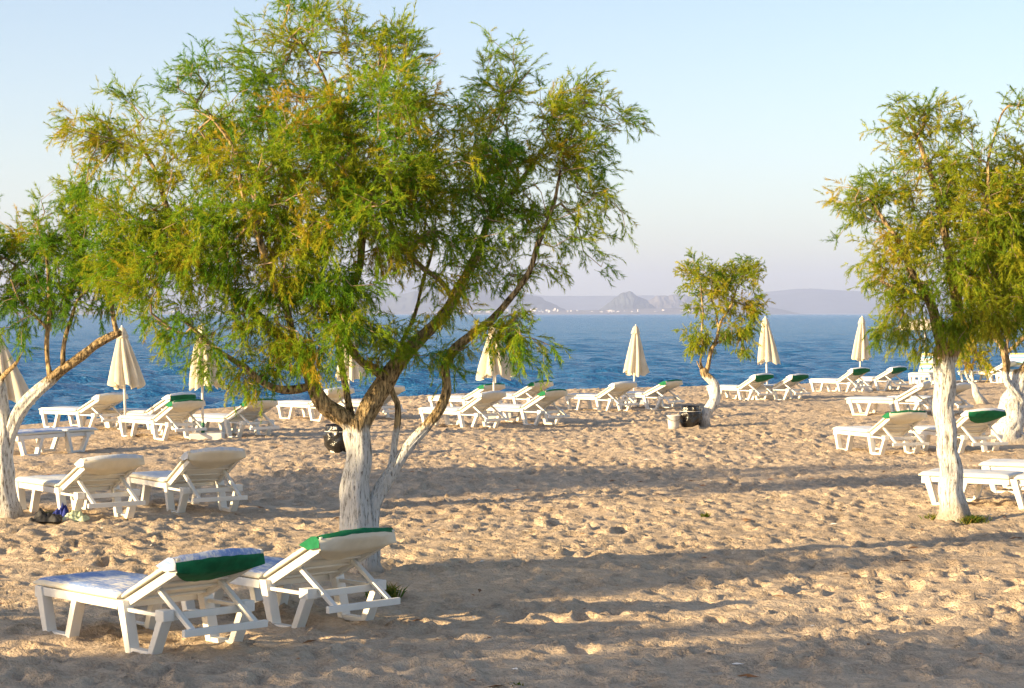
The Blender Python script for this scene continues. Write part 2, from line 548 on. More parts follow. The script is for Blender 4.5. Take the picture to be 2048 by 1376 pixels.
# ------------------------------------------------------------------ far coast
def hill(px0, px1, peaks, dist, depth, mat, name, seed):
    """a ridge at real distance; peaks = (photo x, rows above the horizon)"""
    nx, ny = 150, 26
    xs = np.linspace(px0, px1, nx)
    r = np.random.default_rng(seed)
    h = np.interp(xs, [p[0] for p in peaks], [p[1] for p in peaks])
    k = np.ones(5) / 5
    h = np.convolve(np.pad(h, 2, mode='edge'), k, 'valid')
    jag = np.interp(xs, np.linspace(px0, px1, 60), r.uniform(-1, 1, 60)) * 0.025 + np.interp(xs, np.linspace(px0, px1, 25), r.uniform(-1, 1, 25)) * 0.03
    h = h * (1 + jag) * dist / F
    v = np.linspace(-1, 1, ny)
    V, Hh = np.meshgrid(v, h, indexing='ij')
    Xp = np.meshgrid(v, xs, indexing='ij')[1]
    nz = lattice(xs, v * 60 + 60, 9.0, r) * 0.5 + lattice(xs, v * 60 + 60, 4.0, r) * 0.3
    prof = np.clip(1 - np.abs(V) ** 1.3, 0, 1)
    Zz = Hh * prof * (1 + 0.28 * nz * np.clip(np.abs(V) * 2.2, 0, 1)) - 3.0
    Yy = dist + V * depth
    Xx = (Xp - 1024) / F * dist + nz * depth * 0.03
    me = np_mesh(name, np.stack([Xx, Yy, Zz + H], -1).reshape(-1, 3), grid_faces(ny, nx), [mat], True)
    return link(name, me)

hill_defs = [
    (-700, 2900, [(-700, 30), (-200, 45), (200, 70), (420, 78), (640, 60), (760, 62), (830, 72), (960, 60), (1060, 38), (1130, 36), (1300, 40), (1420, 36), (1500, 40), (1560, 49), (1640, 52), (1710, 46), (1800, 44), (2000, 50), (2400, 40), (2900, 25)], 29250, 2250, 'hill_scrub', 'long pale mountain range fading in the haze behind the far shore'),
    (560, 1150, [(560, 0), (680, 18), (760, 30), (850, 50), (930, 54), (990, 50), (1040, 44), (1085, 32), (1120, 14), (1150, 0)], 18900, 1050, 'hill_scrub', 'blue hill sloping down behind the main tree on the far shore'),
    (1185, 1335, [(1185, 0), (1205, 14), (1225, 30), (1245, 44), (1256, 47), (1268, 43), (1290, 30), (1312, 12), (1335, 0)], 18300, 630, 'hill_scrub', 'pointed bluish hill on the far shore, sharpest of the row'),
    (1260, 1440, [(1260, 0), (1285, 22), (1310, 36), (1345, 40), (1370, 40), (1392, 30), (1415, 34), (1440, 0)], 20100, 750, 'hill_bare', 'broad rounded hill right of the pointed one'),
    (1360, 1600, [(1360, 0), (1400, 28), (1440, 32), (1490, 24), (1530, 15), (1565, 10), (1600, 0)], 21450, 750, 'hill_scrub', 'low headland tapering right behind the little tree'),
    (-300, 1560, [(-300, 3), (0, 5), (300, 6), (600, 5), (900, 6), (1130, 8), (1230, 9), (1330, 13), (1420, 11), (1480, 5), (1560, 1)], 17550, 390, 'hill_bare', 'low pale shore strip along the foot of the far hills'),
]
for i, (a, b, pk, dist, dep, mt, lab) in enumerate(hill_defs):
    tag(hill(a, b, pk, dist, dep, mt, 'hill', 40 + i), lab, 'hill', kind='structure')

def build_town():
    r = random.Random(3)
    meshes = []
    for k in range(4):
        mb = MB()
        w, dpt, h = [(16, 13, 9), (23, 13, 9), (12, 12, 10), (34, 14, 8)][k]
        mb.box(-w / 2, w / 2, -dpt / 2, dpt / 2, -8, h)
        mb.prism([(-w / 2 - .5, h + .01), (w / 2 + .5, h + .01), (0, h + 3)], -dpt / 2 - .5, dpt / 2 + .5, 1 if k == 0 else 0)
        meshes.append(mb.mesh('far_house', ['house_white', 'house_roof']))
    spots = []
    for k in range(26): spots.append((r.gauss(1075, 32), r.uniform(2.5, 11), 17340))
    for k in range(60): spots.append((r.uniform(1130, 1420), r.uniform(2.0, 7.5), 17340))
    for k in range(30): spots.append((r.uniform(200, 1040), r.uniform(1.5, 6), 17340))
    for px, up, dist in spots:
        o = link('far_house', meshes[r.choice([0, 0, 1, 2, 2, 3])])
        o.location = ((px - 1024) / F * dist, dist + r.uniform(-40, 120), H - 3 + up / F * dist - 2)
        o.rotation_euler = (0, 0, r.uniform(-0.5, 0.5))
        tag(o, 'tiny white house in the town on the far shore', 'house', 'white houses of the town on the far shore')
build_town()

# ------------------------------------------------------------------ trees
def catmull(pts, step):
    """resample (x,y,z,r) control points to a smooth polyline"""
    p = np.array(pts, float)
    if len(p) == 2:
        n = max(2, int(np.linalg.norm(p[1, :3] - p[0, :3]) / step))
        t = np.linspace(0, 1, n + 1)[:, None]
        return p[0] * (1 - t) + p[1] * t
    q = np.vstack([2 * p[0] - p[1], p, 2 * p[-1] - p[-2]])
    out = []
    for i in range(1, len(q) - 2):
        n = max(1, int(np.linalg.norm(q[i + 1, :3] - q[i, :3]) / step))
        for t in np.arange(n) / n:
            out.append(0.5 * (2 * q[i] + (q[i + 1] - q[i - 1]) * t + (2 * q[i - 1] - 5 * q[i] + 4 * q[i + 1] - q[i + 2]) * t * t + (3 * q[i] - q[i - 1] - 3 * q[i + 1] + q[i + 2]) * t ** 3))
    out.append(p[-1])
    return np.array(out)

def frames(pts):
    d = np.gradient(pts, axis=0)
    d /= np.linalg.norm(d, axis=1)[:, None] + 1e-9
    up = np.array([0.0, 1.0, 0.2]) if abs(d[0][2]) > 0.6 else np.array([0.0, 0, 1.0])
    n = np.cross(d[0], up); n /= np.linalg.norm(n)
    ns = []
    for k in range(len(pts)):
        n = n - d[k] * n.dot(d[k]); n /= np.linalg.norm(n) + 1e-9
        ns.append(n)
    ns = np.array(ns)
    return d, ns, np.cross(d, ns)

def thick_tube(line, sides, rough, seed, flare=0.0):
    """a gnarled limb with furrowed bark in its geometry"""
    pts, rad = line[:, :3], line[:, 3]
    d, n, b = frames(pts)
    s = np.concatenate([[0], np.cumsum(np.linalg.norm(np.diff(pts, axis=0), axis=1))])
    V = []
    for i in range(len(pts)):
        for k in range(sides):
            a = 2 * math.pi * k / sides
            c, sn = math.cos(a), math.sin(a)
            lump = mnoise.noise((c * 1.3 + seed, sn * 1.3, s[i] * 2.2))
            fur = mnoise.noise((c * 4.6, sn * 4.6 + seed, s[i] * 3.0)) + 0.6 * mnoise.noise((c * 9.5 + 7, sn * 9.5 + seed, s[i] * 6.5))
            fl = flare * max(0, 1 - s[i] / 0.32) ** 2 * (0.75 + 0.5 * math.sin(a * 4 + seed))
            r = rad[i] * (1 + 0.16 * lump + fl) + rough * (fur - 0.15)
            V.append(pts[i] + n[i] * (r * c) + b[i] * (r * sn))
    Fc = grid_faces(len(pts), sides, True)
    V.append(pts[-1] + d[-1] * rad[-1] * 0.5)
    cap = [[(len(pts) - 1) * sides + k, (len(pts) - 1) * sides + (k + 1) % sides, len(V) - 1, len(V) - 1] for k in range(sides)]
    return np.array(V), Fc, np.array(cap)

def limb_mesh(name, line, sides, rough, seed, mat, flare=0.0):
    V, Fc, cap = thick_tube(line, sides, rough, seed, flare)
    me = bpy.data.meshes.new(name)
    me.from_pydata([tuple(v) for v in V], [], [tuple(f) for f in Fc] + [tuple(c[:3]) for c in cap])
    me.materials.append(M[mat])
    me.polygons.foreach_set('use_smooth', [True] * len(me.polygons))
    me.update()
    return me

def plume_template(r, L, nb, bl, bw):
    """one feathery sprig along +x, drooping; returns triangles (n,3,3)"""
    T = []
    bend = r.uniform(0.0, 0.4); side = r.uniform(-0.25, 0.25)
    def st(t): return np.array([L * t * (1 - 0.12 * t), L * side * t * t, -L * bend * t * t])
    for i in range(4):
        a, c = st(i / 4), st((i + 1) / 4)
        w = bw * 0.55
        T.append([a + (0, w, 0), a - (0, w, 0), c])
    for i in range(nb):
        t = r.uniform(0.08, 1.0)
        o = st(t); tan = st(min(1, t + .05)) - st(t - .05); tan /= np.linalg.norm(tan)
        ph = r.uniform(0, 2 * math.pi)
        rad = np.array([0, math.cos(ph), math.sin(ph)])
        d = tan * r.uniform(0.55, 1.0) + rad * r.uniform(0.35, 0.8) + np.array([0, 0, -0.15])
        d /= np.linalg.norm(d)
        ln = bl * r.uniform(0.6, 1.25) * (1 - 0.35 * t)
        w = np.cross(d, r.normal(size=3)); w *= bw / (np.linalg.norm(w) + 1e-9) * 0.62
        T.append([o + w, o - w, o + d * ln])
    return np.array(T)

def build_tree(name, base, limbs, lobes, seed, n_attr, plumes, L, nb, bl, bw, paint, leaf='leaf', z_px=None, rough=0.017, sides=26, twig_r=0.0042, tint_shift=0.0, CL=6, clump=0.115):
    """limbs: list of (parent index or None, [(px,py,dz,r)...]); lobes: (px,py,rx,ry,dz,weight) in photograph pixels at the tree's distance"""
    r = np.random.default_rng(seed)
    Z0 = base.y
    sc = Z0 / F
    root = empty(name, (base.x, base.y, gz(base.x, base.y)))
    b0 = np.array([base.x, base.y, gz(base.x, base.y)])
    mat_bark(name + '_bark_%d' % seed, paint)
    bark = name + '_bark_%d' % seed
    pos, par, rad, dirs, lens = [], [], [], [], []
    for li, (pa, pts) in enumerate(limbs):
        w = []
        for (px, py, dz, rr) in pts:
            v = P(px, py, Z0 + 0.0)
            w.append((v.x - b0[0], dz, v.z - b0[2], rr * (0.88 if pa is None else 0.8)))
        if pa is not None and w[-1][3] < .021: w[-1] = (*w[-1][:3], .008)
        line = catmull(w, 0.035 if li == 0 else 0.05)
        line[:, 0] += 0.012 * np.sin(np.arange(len(line)) * 0.5 + li) * (line[:, 3] > 0)
        me = limb_mesh('trunk' if pa is None else 'limb', line, sides if line[0, 3] > 0.06 else 14, rough * min(1, line[0, 3] / 0.12 + 0.25), seed + li * 3.7, bark, 0.35 if pa is None else 0)
        link('trunk' if pa is None else 'limb', me, root)
        for k in range(0, len(line), 2):
            d = line[min(k + 1, len(line) - 1), :3] - line[max(k - 1, 0), :3]
            if line[k, 2] > 0.9 * (H * 0.35) and li > 0 or line[k, 2] > 1.2:
                pos.append(line[k, :3]); dirs.append(d / (np.linalg.norm(d) + 1e-9)); par.append(-1); lens.append(line[k, 3])
    # crown attraction points
    A = []
    wts = np.array([l[2] * l[3] * l[5] for l in lobes], float); wts /= wts.sum()
    for l, w in zip(lobes, wts):
        n = max(2, int(round(n_attr * w / CL)))
        v = r.normal(size=(n, 3)); v /= np.linalg.norm(v, axis=1)[:, None]
        v *= (r.uniform(0.10, 1, (n, 1))) ** (1 / 2.6)
        v = np.repeat(v, CL, axis=0)
        c = P(l[0], l[1], Z0)
        dpt = (l[2] + l[3]) / 2 * sc
        A.append(np.stack([c.x - b0[0] + v[:, 0] * l[2] * sc, l[4] + v[:, 1] * max(0.3, dpt), c.z - b0[2] + v[:, 2] * l[3] * sc], -1) + r.normal(size=v.shape) * np.array([clump, clump, clump * 0.8]))
    A = np.vstack(A)
    hues = np.repeat(r.normal(0.48, 0.17, len(A) // CL + 1), CL)
    Pn = np.array(pos); Dn = np.array(dirs)
    cap = len(Pn) + len(A) * 14
    PP = np.zeros((cap, 3)); DD = np.zeros((cap, 3)); PP[:len(Pn)] = Pn; DD[:len(Pn)] = Dn
    count = np.zeros(cap); parent = np.full(cap, -1); nn = len(Pn)
    dmin = np.array([np.min(np.linalg.norm(Pn - a, axis=1)) for a in A])
    paths, owner = [], []
    for ai in np.argsort(dmin):
        a = A[ai]
        dv = a - PP[:nn]
        ds = np.linalg.norm(dv, axis=1) + 1e-6
        cs = np.einsum('ij,ij->i', dv, DD[:nn]) / ds
        cost = ds * (1 + 0.55 * (1 - cs)) + 0.12 * (dv[:, 2] < -0.25)
        k = int(np.argmin(cost))
        p0, d0, ln = PP[k], DD[k], ds[k]
        m = max(1, min(12, int(ln / 0.11)))
        c1 = p0 + d0 * ln * 0.45 + r.normal(size=3) * ln * 0.06
        t = (np.arange(1, m + 1) / m)[:, None]
        pts = (1 - t) ** 2 * p0 + 2 * (1 - t) * t * c1 + t * t * a
        pts[:-1] += r.normal(size=(m - 1, 3)) * 0.012
        idx = [k]
        prev = k
        for q in pts:
            PP[nn] = q
            dd = q - PP[prev]; DD[nn] = dd / (np.linalg.norm(dd) + 1e-9)
            parent[nn] = prev; idx.append(nn); prev = nn; nn += 1
        paths.append(idx); owner.append(ai)
    for idx in paths:
        j = idx[-1]
        while j >= 0:
            count[j] += 1; j = parent[j]
    # twigs
    V, Fc = [], []
    nb0 = 0
    ns = 5
    nrad = np.zeros(cap); nrad[:len(lens)] = np.array(lens) * 0.85
    ang = np.arange(ns) * 2 * math.pi / ns
    for idx in paths:
        p = PP[idx]
        rr = twig_r * np.sqrt(np.maximum(1, count[idx]))
        rr[-1] *= 0.6
        rr = np.minimum(rr, min(0.03, max(nrad[idx[0]], twig_r)))
        rr[0] = rr[1]
        nrad[idx[1:]] = rr[1:]
        d, n, b = frames(p)
        ring = p[:, None, :] + (n[:, None, :] * np.cos(ang)[None, :, None] + b[:, None, :] * np.sin(ang)[None, :, None]) * rr[:, None, None]
        V.append(ring.reshape(-1, 3)); Fc.append(grid_faces(len(p), ns, True) + nb0); nb0 += len(p) * ns
    tag(link('branches', np_mesh('branches', np.vstack(V), np.vstack(Fc), ['twig'], True), root), kind='stuff')
    # feathery foliage
    temps = [plume_template(r, L * r.uniform(0.8, 1.2), nb, bl, bw) for _ in range(14)]
    top = A[:, 2].max(); bot = A[:, 2].min(); cen = A.mean(0)
    origins, ds_, tints = [], [], []
    for idx, ow in zip(paths, owner):
        m = len(idx)
        hue = hues[ow] + r.normal(0, 0.05) + tint_shift
        for k in range(plumes):
            j = idx[m - 1 - min(m - 1, int(abs(r.normal(0, 1.0)) * 0.9))]
            o = PP[j]
            d = DD[idx[-1]] * 0.6 + r.normal(size=3) * 0.62
            hgt = (o[2] - bot) / (top - bot + 1e-6)
            d[2] += -0.5 + 0.8 * hgt
            d += 0.30 * (o - cen) / (np.linalg.norm(o - cen) + 1e-6)
            origins.append(o + r.normal(size=3) * 0.03); ds_.append(d); tints.append(hue + r.normal(0, 0.13))
    O = np.array(origins); D = np.array(ds_); D /= np.linalg.norm(D, axis=1)[:, None]
    T = np.array(tints)
    up = np.array([0, 0, 1.0]) + r.normal(size=(len(D), 3)) * 0.25
    Yv = np.cross(up, D); Yv /= np.linalg.norm(Yv, axis=1)[:, None] + 1e-9
    Zv = np.cross(D, Yv)
    S = r.uniform(0.65, 1.3, len(O))
    which = r.integers(0, len(temps), len(O))
    allv, allt = [], []
    for k, tp in enumerate(temps):
        s = which == k
        if not s.any(): continue
        t = tp.reshape(-1, 3)
        w = O[s][:, None, :] + S[s][:, None, None] * (t[None, :, 0:1] * D[s][:, None, :] + t[None, :, 1:2] * Yv[s][:, None, :] + t[None, :, 2:3] * Zv[s][:, None, :])
        allv.append(w.reshape(-1, 3))
        allt.append(np.repeat(T[s], len(tp)))
    W = np.vstack(allv); TT = np.concatenate(allt) + r.normal(0, 0.06, sum(len(a) for a in allt))
    me = np_mesh('crown', W, np.arange(len(W)).reshape(-1, 3), [leaf], False, np.clip(TT, 0, 0.9))
    link('crown', me, root)
    return root

def tree_main():
    limbs = [
        (None, [(724, 1160, 0, .19), (716, 1100, 0, .165), (712, 1040, 0, .158), (713, 980, 0, .148), (716, 920, 0, .128), (716, 868, 0, .135), (716, 840, 0, .12)]),
        (0, [(716, 866, 0, .10), (688, 836, -.02, .098), (655, 812, -.05, .09), (634, 780, -.08, .082), (620, 745, -.1, .078), (606, 716, -.12, .074), (578, 684, -.15, .062), (530, 640, -.2, .052), (470, 585, -.25, .045), (410, 535, -.3, .036), (370, 470, -.35, .030), (345, 410, -.3, .028), (318, 345, -.25, .020), (290, 290, -.2, .012)]),
        (1, [(628, 768, -.08, .05), (600, 777, -.14, .046), (565, 776, -.22, .043), (530, 760, -.3, .038), (500, 735, -.36, .034), (462, 708, -.4, .028), (420, 670, -.5, .02), (370, 630, -.55, .014)]),
        (0, [(716, 866, 0, .115), (736, 822, .02, .118), (758, 780, .03, .105), (780, 745, .03, .095), (815, 706, .06, .076), (850, 668, .1, .068), (890, 622, .15, .06), (925, 565, .2, .052), (950, 505, .25, .045), (985, 430, .25, .034), (1040, 360, .3, .022), (1090, 290, .3, .014)]),
        (3, [(772, 762, 0, .06), (752, 738, -.06, .058), (722, 722, -.1, .05), (698, 690, -.16, .05), (688, 645, -.2, .052), (700, 590, -.2, .05), (722, 530, -.2, .045), (730, 450, -.15, .04), (716, 360, -.1, .034), (690, 260, 0, .027), (650, 160, 0, .02), (600, 80, 0, .012)]),
        (0, [(712, 862, .08, .05), (697, 825, .14, .048), (686, 785, .2, .045), (681, 740, .25, .042), (672, 680, .3, .04), (645, 600, .4, .034), (600, 490, .5, .028), (560, 370, .5, .022), (520, 250, .5, .014)]),
        (0, [(745, 1130, .05, .085), (742, 1060, .05, .08), (752, 1000, .06, .078), (780, 945, .07, .074), (815, 900, .08, .06), (850, 858, .08, .055), (876, 822, .08, .055), (893, 780, .06, .05), (892, 735, .04, .052), (905, 706, .02, .05), (945, 668, 0, .042), (985, 638, -.05, .036), (1024, 595, -.1, .03), (1062, 530, -.15, .028), (1095, 440, -.1, .022), (1125, 340, 0, .014)]),
        (6, [(772, 956, .06, .045), (786, 900, .1, .04), (796, 848, .12, .036), (792, 806, .12, .034), (778, 776, .15, .03), (790, 720, .2, .026), (820, 640, .3, .022), (850, 540, .4, .018), (870, 430, .45, .012)]),
        (3, [(905, 602, .16, .032), (880, 560, .1, .03), (840, 530, 0, .028), (800, 480, -.2, .026), (780, 400, -.4, .022), (800, 300, -.5, .018), (790, 190, -.4, .012)]),
        (1, [(600, 705, -.12, .04), (590, 650, -.3, .038), (570, 590, -.45, .034), (540, 500, -.6, .03), (510, 400, -.7, .024), (480, 300, -.6, .018), (430, 230, -.5, .012)]),
    ]
    lobes = [  # px, py, rx, ry, depth, weight
        (185, 250, 50, 38, -.1, 1.2), (270, 255, 60, 55, -.2, 1.1), (225, 325, 50, 45, -.1, 1.0), (200, 360, 22, 22, 0, .6), (330, 330, 60, 60, -.2, .9),
        (370, 175, 35, 35, -.1, .8), (440, 160, 55, 45, 0, .8), (420, 260, 70, 65, -.2, 1.0), (520, 190, 70, 70, 0, 1.1), (560, 110, 55, 45, 0, 1.0),
        (560, 25, 38, 40, 0, 1.0), (645, 40, 38, 24, 0, .9), (620, 90, 60, 45, 0, .9), (700, 110, 50, 50, 0, 1.2), (760, 120, 60, 50, -.1, 1.2), (830, 95, 42, 32, -.1, 1.0),
        (620, 230, 110, 90, -.3, 1.3), (760, 240, 100, 90, -.4, 1.5), (870, 230, 70, 60, 0, .9), (970, 125, 65, 32, .2, .9), (1020, 165, 28, 50, .2, .6), (960, 205, 70, 50, .2, .9),
        (1140, 205, 55, 48, .3, 1.0), (1195, 215, 25, 22, .3, .5), (1075, 245, 75, 60, .2, 1.0), (1180, 300, 50, 35, .3, .8), (1120, 330, 90, 65, .2, 1.0),
        (1170, 400, 50, 60, .3, 1.0), (1165, 475, 45, 45, .3, .9), (1010, 330, 90, 75, .1, 1.0), (900, 340, 90, 80, -.1, 1.1), (760, 370, 110, 90, -.5, 1.6), (620, 370, 110, 90, -.5, 1.5),
        (480, 380, 95, 80, -.5, 1.4), (370, 430, 85, 70, -.5, 1.4), (290, 450, 75, 65, -.4, 1.4), (235, 490, 60, 55, -.3, 1.1), (265, 555, 60, 50, -.3, .8), (350, 540, 85, 75, -.5, 1.4),
        (470, 500, 95, 80, -.6, 1.5), (590, 490, 95, 80, -.5, 1.4), (700, 480, 90, 90, -.6, 1.6), (820, 470, 80, 80, -.25, 1.0), (940, 440, 90, 75, -.1, 1.1), (1060, 440, 80, 60, .1, .95), (960, 560, 65, 50, -.2, .8),
        (1030, 530, 60, 60, 0, .9), (720, 600, 75, 60, -.5, 1.3), (600, 610, 80, 60, -.4, 1.5), (480, 610, 80, 55, -.5, 1.3), (400, 660, 55, 45, -.5, .8), (440, 710, 32, 40, -.45, .7),
        (640, 680, 85, 50, -.4, 1.8), (760, 680, 60, 50, -.3, 1.4), (540, 700, 50, 45, -.4, 1.2), (525, 740, 28, 38, -.4, .6), (1000, 650, 40, 32, -.1, 1.3), (1040, 685, 32, 32, -.1, 1.7), (1010, 695, 28, 28, -.1, 1.4),
        (860, 600, 70, 45, -.1, .6), (700, 300, 150, 130, .8, .9), (500, 300, 140, 120, .8, .8), (920, 300, 130, 110, .9, .8), (450, 520, 140, 110, .7, .5), (760, 480, 140, 110, .9, .3), (900, 690, 30, 30, 0, .4), (340, 640, 35, 30, -.5, .5),
    ]
    b = G(724, 1150)
    return build_tree('tamarisk_tree', b, limbs, lobes, 21, 2250, 8, 0.18, 38, 0.058, 0.0042, 1.28)
T1 = tree_main()
tag(T1, 'large whitewashed tamarisk tree with forked trunk behind the front loungers', 'tree', 'tamarisk trees on the beach')

def tree_left():
    limbs = [
        (None, [(10, 1055, 0, .2), (6, 1000, 0, .17), (2, 940, 0, .155), (4, 880, 0, .15), (2, 830, 0, .13), (-6, 780, 0, .11), (-14, 730, 0, .09)]),
        (0, [(8, 900, 0, .10), (22, 865, -.03, .10), (45, 820, -.06, .09), (72, 785, -.08, .082), (110, 755, -.1, .075), (150, 725, -.1, .066), (190, 692, -.1, .058), (228, 672, -.1, .056), (246, 664, -.1, .045)]),
        (1, [(104, 758, -.1, .045), (101, 735, -.1, .036), (99, 690, -.1, .032), (100, 640, -.1, .03), (104, 580, -.1, .027), (96, 520, -.1, .02), (80, 460, -.1, .012)]),
        (1, [(130, 742, -.1, .035), (132, 715, -.1, .03), (135, 670, -.12, .026), (150, 630, -.15, .022), (165, 600, -.2, .018), (195, 570, -.2, .012)]),
        (1, [(240, 668, -.1, .04), (232, 640, -.08, .03), (222, 600, -.05, .025), (205, 540, 0, .02), (190, 470, 0, .012)]),
        (0, [(-6, 790, 0, .05), (10, 752, -.1, .034), (38, 728, -.2, .028), (52, 712, -.25, .026)]),
        (0, [(-14, 740, 0, .08), (-40, 660, 0, .06), (-60, 560, 0, .045), (-50, 470, 0, .03), (-30, 400, 0, .015)]),
        (2, [(99, 660, -.1, .022), (75, 630, -.15, .02), (50, 600, -.2, .016), (30, 560, -.2, .012)]),
    ]
    lobes = [(30, 500, 40, 36, 0, 1.2), (90, 455, 50, 38, 0, 1.3), (140, 440, 42, 32, 0, 1.1), (188, 425, 14, 22, 0, .6), (150, 400, 20, 14, 0, .35), (60, 560, 50, 45, -.1, 1.2), (120, 540, 45, 45, -.1, 1.0),
             (30, 610, 32, 30, -.1, .8), (150, 560, 45, 40, -.1, 1.1), (200, 540, 45, 50, 0, 1.1), (170, 490, 50, 40, 0, 1.1), (85, 600, 32, 28, -.1, .7), (215, 600, 30, 25, 0, .5), (35, 660, 18, 20, -.2, .4), (130, 610, 20, 20, -.1, .4),
             (-40, 470, 50, 60, 0, 1.0), (-50, 570, 50, 60, 0, 1.0), (-110, 500, 60, 80, 0, .9), (50, 520, 80, 60, .6, .8)]
    return build_tree('tamarisk_tree', G(10, 1043), limbs, lobes, 31, 450, 8, 0.17, 44, 0.055, 0.0042, 1.55, tint_shift=-0.16)
T2 = tree_left()
tag(T2, 'tamarisk tree at the left edge with one limb leaning over the sea', 'tree', 'tamarisk trees on the beach')

def tree_small():
    limbs = [
        (None, [(1408, 860, 0, .12), (1408, 838, 0, .13), (1420, 815, 0, .125), (1431, 792, 0, .115), (1428, 770, 0, .11), (1412, 750, 0, .095), (1408, 738, 0, .085)]),
        (0, [(1410, 748, 0, .06), (1418, 722, 0, .05), (1424, 700, 0, .048), (1432, 678, 0, .042), (1440, 650, 0, .034), (1454, 625, 0, .028), (1468, 595, 0, .022), (1480, 560, 0, .012)]),
        (1, [(1427, 692, 0, .03), (1440, 682, 0, .025), (1455, 675, 0, .02), (1475, 660, 0, .012)]),
        (0, [(1408, 742, 0, .04), (1402, 725, 0, .03), (1404, 690, 0, .026), (1405, 640, 0, .022), (1404, 590, 0, .018), (1396, 550, 0, .012)]),
        (1, [(1438, 655, 0, .026), (1434, 630, .1, .022), (1425, 600, .1, .018), (1425, 560, .1, .012)]),
        (0, [(1408, 744, 0, .03), (1398, 733, -.05, .02), (1392, 722, -.05, .012)]),
    ]
    lobes = [(1385, 538, 18, 14, 0, 1.0), (1405, 550, 22, 26, 0, 1.2), (1390, 575, 20, 18, 0, 1.0), (1430, 570, 28, 32, 0, 1.1), (1455, 550, 18, 22, 0, 1.0), (1490, 530, 22, 16, 0, 1.2), (1480, 560, 24, 24, 0, 1.2), (1508, 558, 14, 16, 0, .7), (1500, 590, 16, 20, 0, .6),
             (1392, 628, 18, 22, 0, 1.0), (1405, 660, 18, 22, 0, 1.0), (1385, 675, 14, 20, 0, 1.0), (1398, 690, 16, 16, 0, .8), (1440, 610, 28, 26, 0, .9), (1480, 625, 30, 22, 0, 1.0), (1505, 628, 18, 14, 0, .9), (1470, 655, 20, 16, 0, .6), (1495, 655, 16, 18, 0, .6), (1485, 690, 8, 14, 0, .35), (1455, 670, 12, 10, 0, .4), (1440, 575, 50, 50, .3, .8)]
    return build_tree('tamarisk_tree', G(1410, 856), limbs, lobes, 41, 220, 9, 0.15, 28, 0.06, 0.0072, 1.02, leaf='leaf_dry', sides=18, twig_r=0.005, tint_shift=-0.02)
T3 = tree_small()
tag(T3, 'small slim tamarisk tree with crooked white trunk beside the bin', 'tree', 'tamarisk trees on the beach')

def tree_right():
    limbs = [
        (None, [(1908, 1045, 0, .2), (1904, 990, 0, .16), (1900, 930, 0, .135), (1893, 860, 0, .125), (1888, 800, 0, .13), (1889, 740, 0, .15), (1892, 700, 0, .14)]),
        (0, [(1884, 730, -.05, .10), (1880, 690, -.08, .09), (1872, 650, -.1, .08), (1850, 600, -.15, .06), (1820, 550, -.2, .048), (1790, 490, -.25, .038), (1760, 440, -.25, .028), (1730, 400, -.2, .018)]),
        (0, [(1898, 720, 0, .10), (1910, 685, 0, .09), (1915, 640, 0, .08), (1910, 580, 0, .066), (1895, 500, 0, .054), (1880, 420, 0, .044), (1860, 340, 0, .034), (1830, 270, 0, .022), (1810, 220, 0, .012)]),
        (0, [(1902, 715, .05, .09), (1925, 680, .08, .075), (1955, 640, .1, .06), (1985, 580, .12, .05), (2010, 500, .12, .044), (2030, 420, .1, .034), (2050, 330, .1, .024), (2060, 260, .1, .014)]),
        (2, [(1908, 570, 0, .04), (1930, 520, -.2, .036), (1950, 450, -.3, .03), (1965, 370, -.3, .024), (1970, 300, -.25, .018), (1995, 235, -.2, .012), (2015, 210, -.2, .008)]),
        (1, [(1850, 600, -.15, .035), (1815, 590, -.3, .03), (1775, 575, -.4, .024), (1745, 560, -.4, .016)]),
        (3, [(1960, 630, .1, .04), (2000, 600, -.2, .034), (2050, 570, -.3, .028), (2100, 520, -.3, .02)]),
    ]
    lobes = [(1810, 238, 28, 18, 0, 1.0), (1815, 278, 32, 24, 0, 1.0), (1895, 243, 42, 28, 0, 1.1), (1930, 268, 22, 28, 0, .7), (1860, 263, 40, 32, 0, .9), (1830, 328, 42, 36, 0, .8), (1880, 318, 40, 36, 0, .7), (1770, 360, 35, 28, 0, 1.0), (1740, 400, 38, 28, -.1, 1.1), (1700, 405, 26, 20, -.1, .9), (1790, 400, 42, 40, -.1, .9), (1730, 440, 26, 24, -.1, .6),
             (1860, 390, 60, 50, 0, .9), (1920, 360, 50, 45, 0, 1.0), (1960, 328, 30, 35, -.2, .6), (2020, 223, 22, 12, -.2, .6), (2040, 308, 40, 45, 0, 1.1), (2000, 380, 60, 55, -.2, 1.4), (1940, 440, 65, 55, -.3, 1.3), (2040, 430, 50, 60, -.3, 1.5), (1840, 470, 60, 50, -.2, .9), (1760, 480, 40, 35, -.2, .5),
             (1900, 520, 70, 55, -.3, 1.2), (1990, 500, 70, 60, -.4, 1.5), (1800, 530, 50, 40, -.3, .8), (1730, 545, 32, 26, -.3, 1.0), (1760, 580, 40, 32, -.35, 1.0), (1830, 600, 50, 38, -.3, .9), (1750, 640, 26, 26, -.35, .9), (1775, 660, 24, 26, -.35, .8), (1830, 670, 18, 28, -.3, .9), (1920, 600, 60, 45, -.4, 1.2), (1990, 600, 60, 50, -.5, 1.4), (2050, 560, 55, 60, -.5, 1.5),
             (1900, 650, 30, 28, -.35, 1.0), (1885, 680, 16, 40, -.3, .9), (1960, 650, 50, 32, -.4, 1.0), (2030, 640, 50, 30, -.5, 1.0), (2120, 400, 70, 120, 0, 1.2), (2130, 560, 70, 80, -.2, 1.2), (1920, 450, 130, 120, .7, .8), (2030, 500, 100, 120, .8, .8)]
    return build_tree('tamarisk_tree', G(1905, 1035), limbs, lobes, 51, 1120, 8, 0.18, 36, 0.058, 0.0050, 1.78, leaf='leaf_dry', tint_shift=-0.06)
T4 = tree_right()
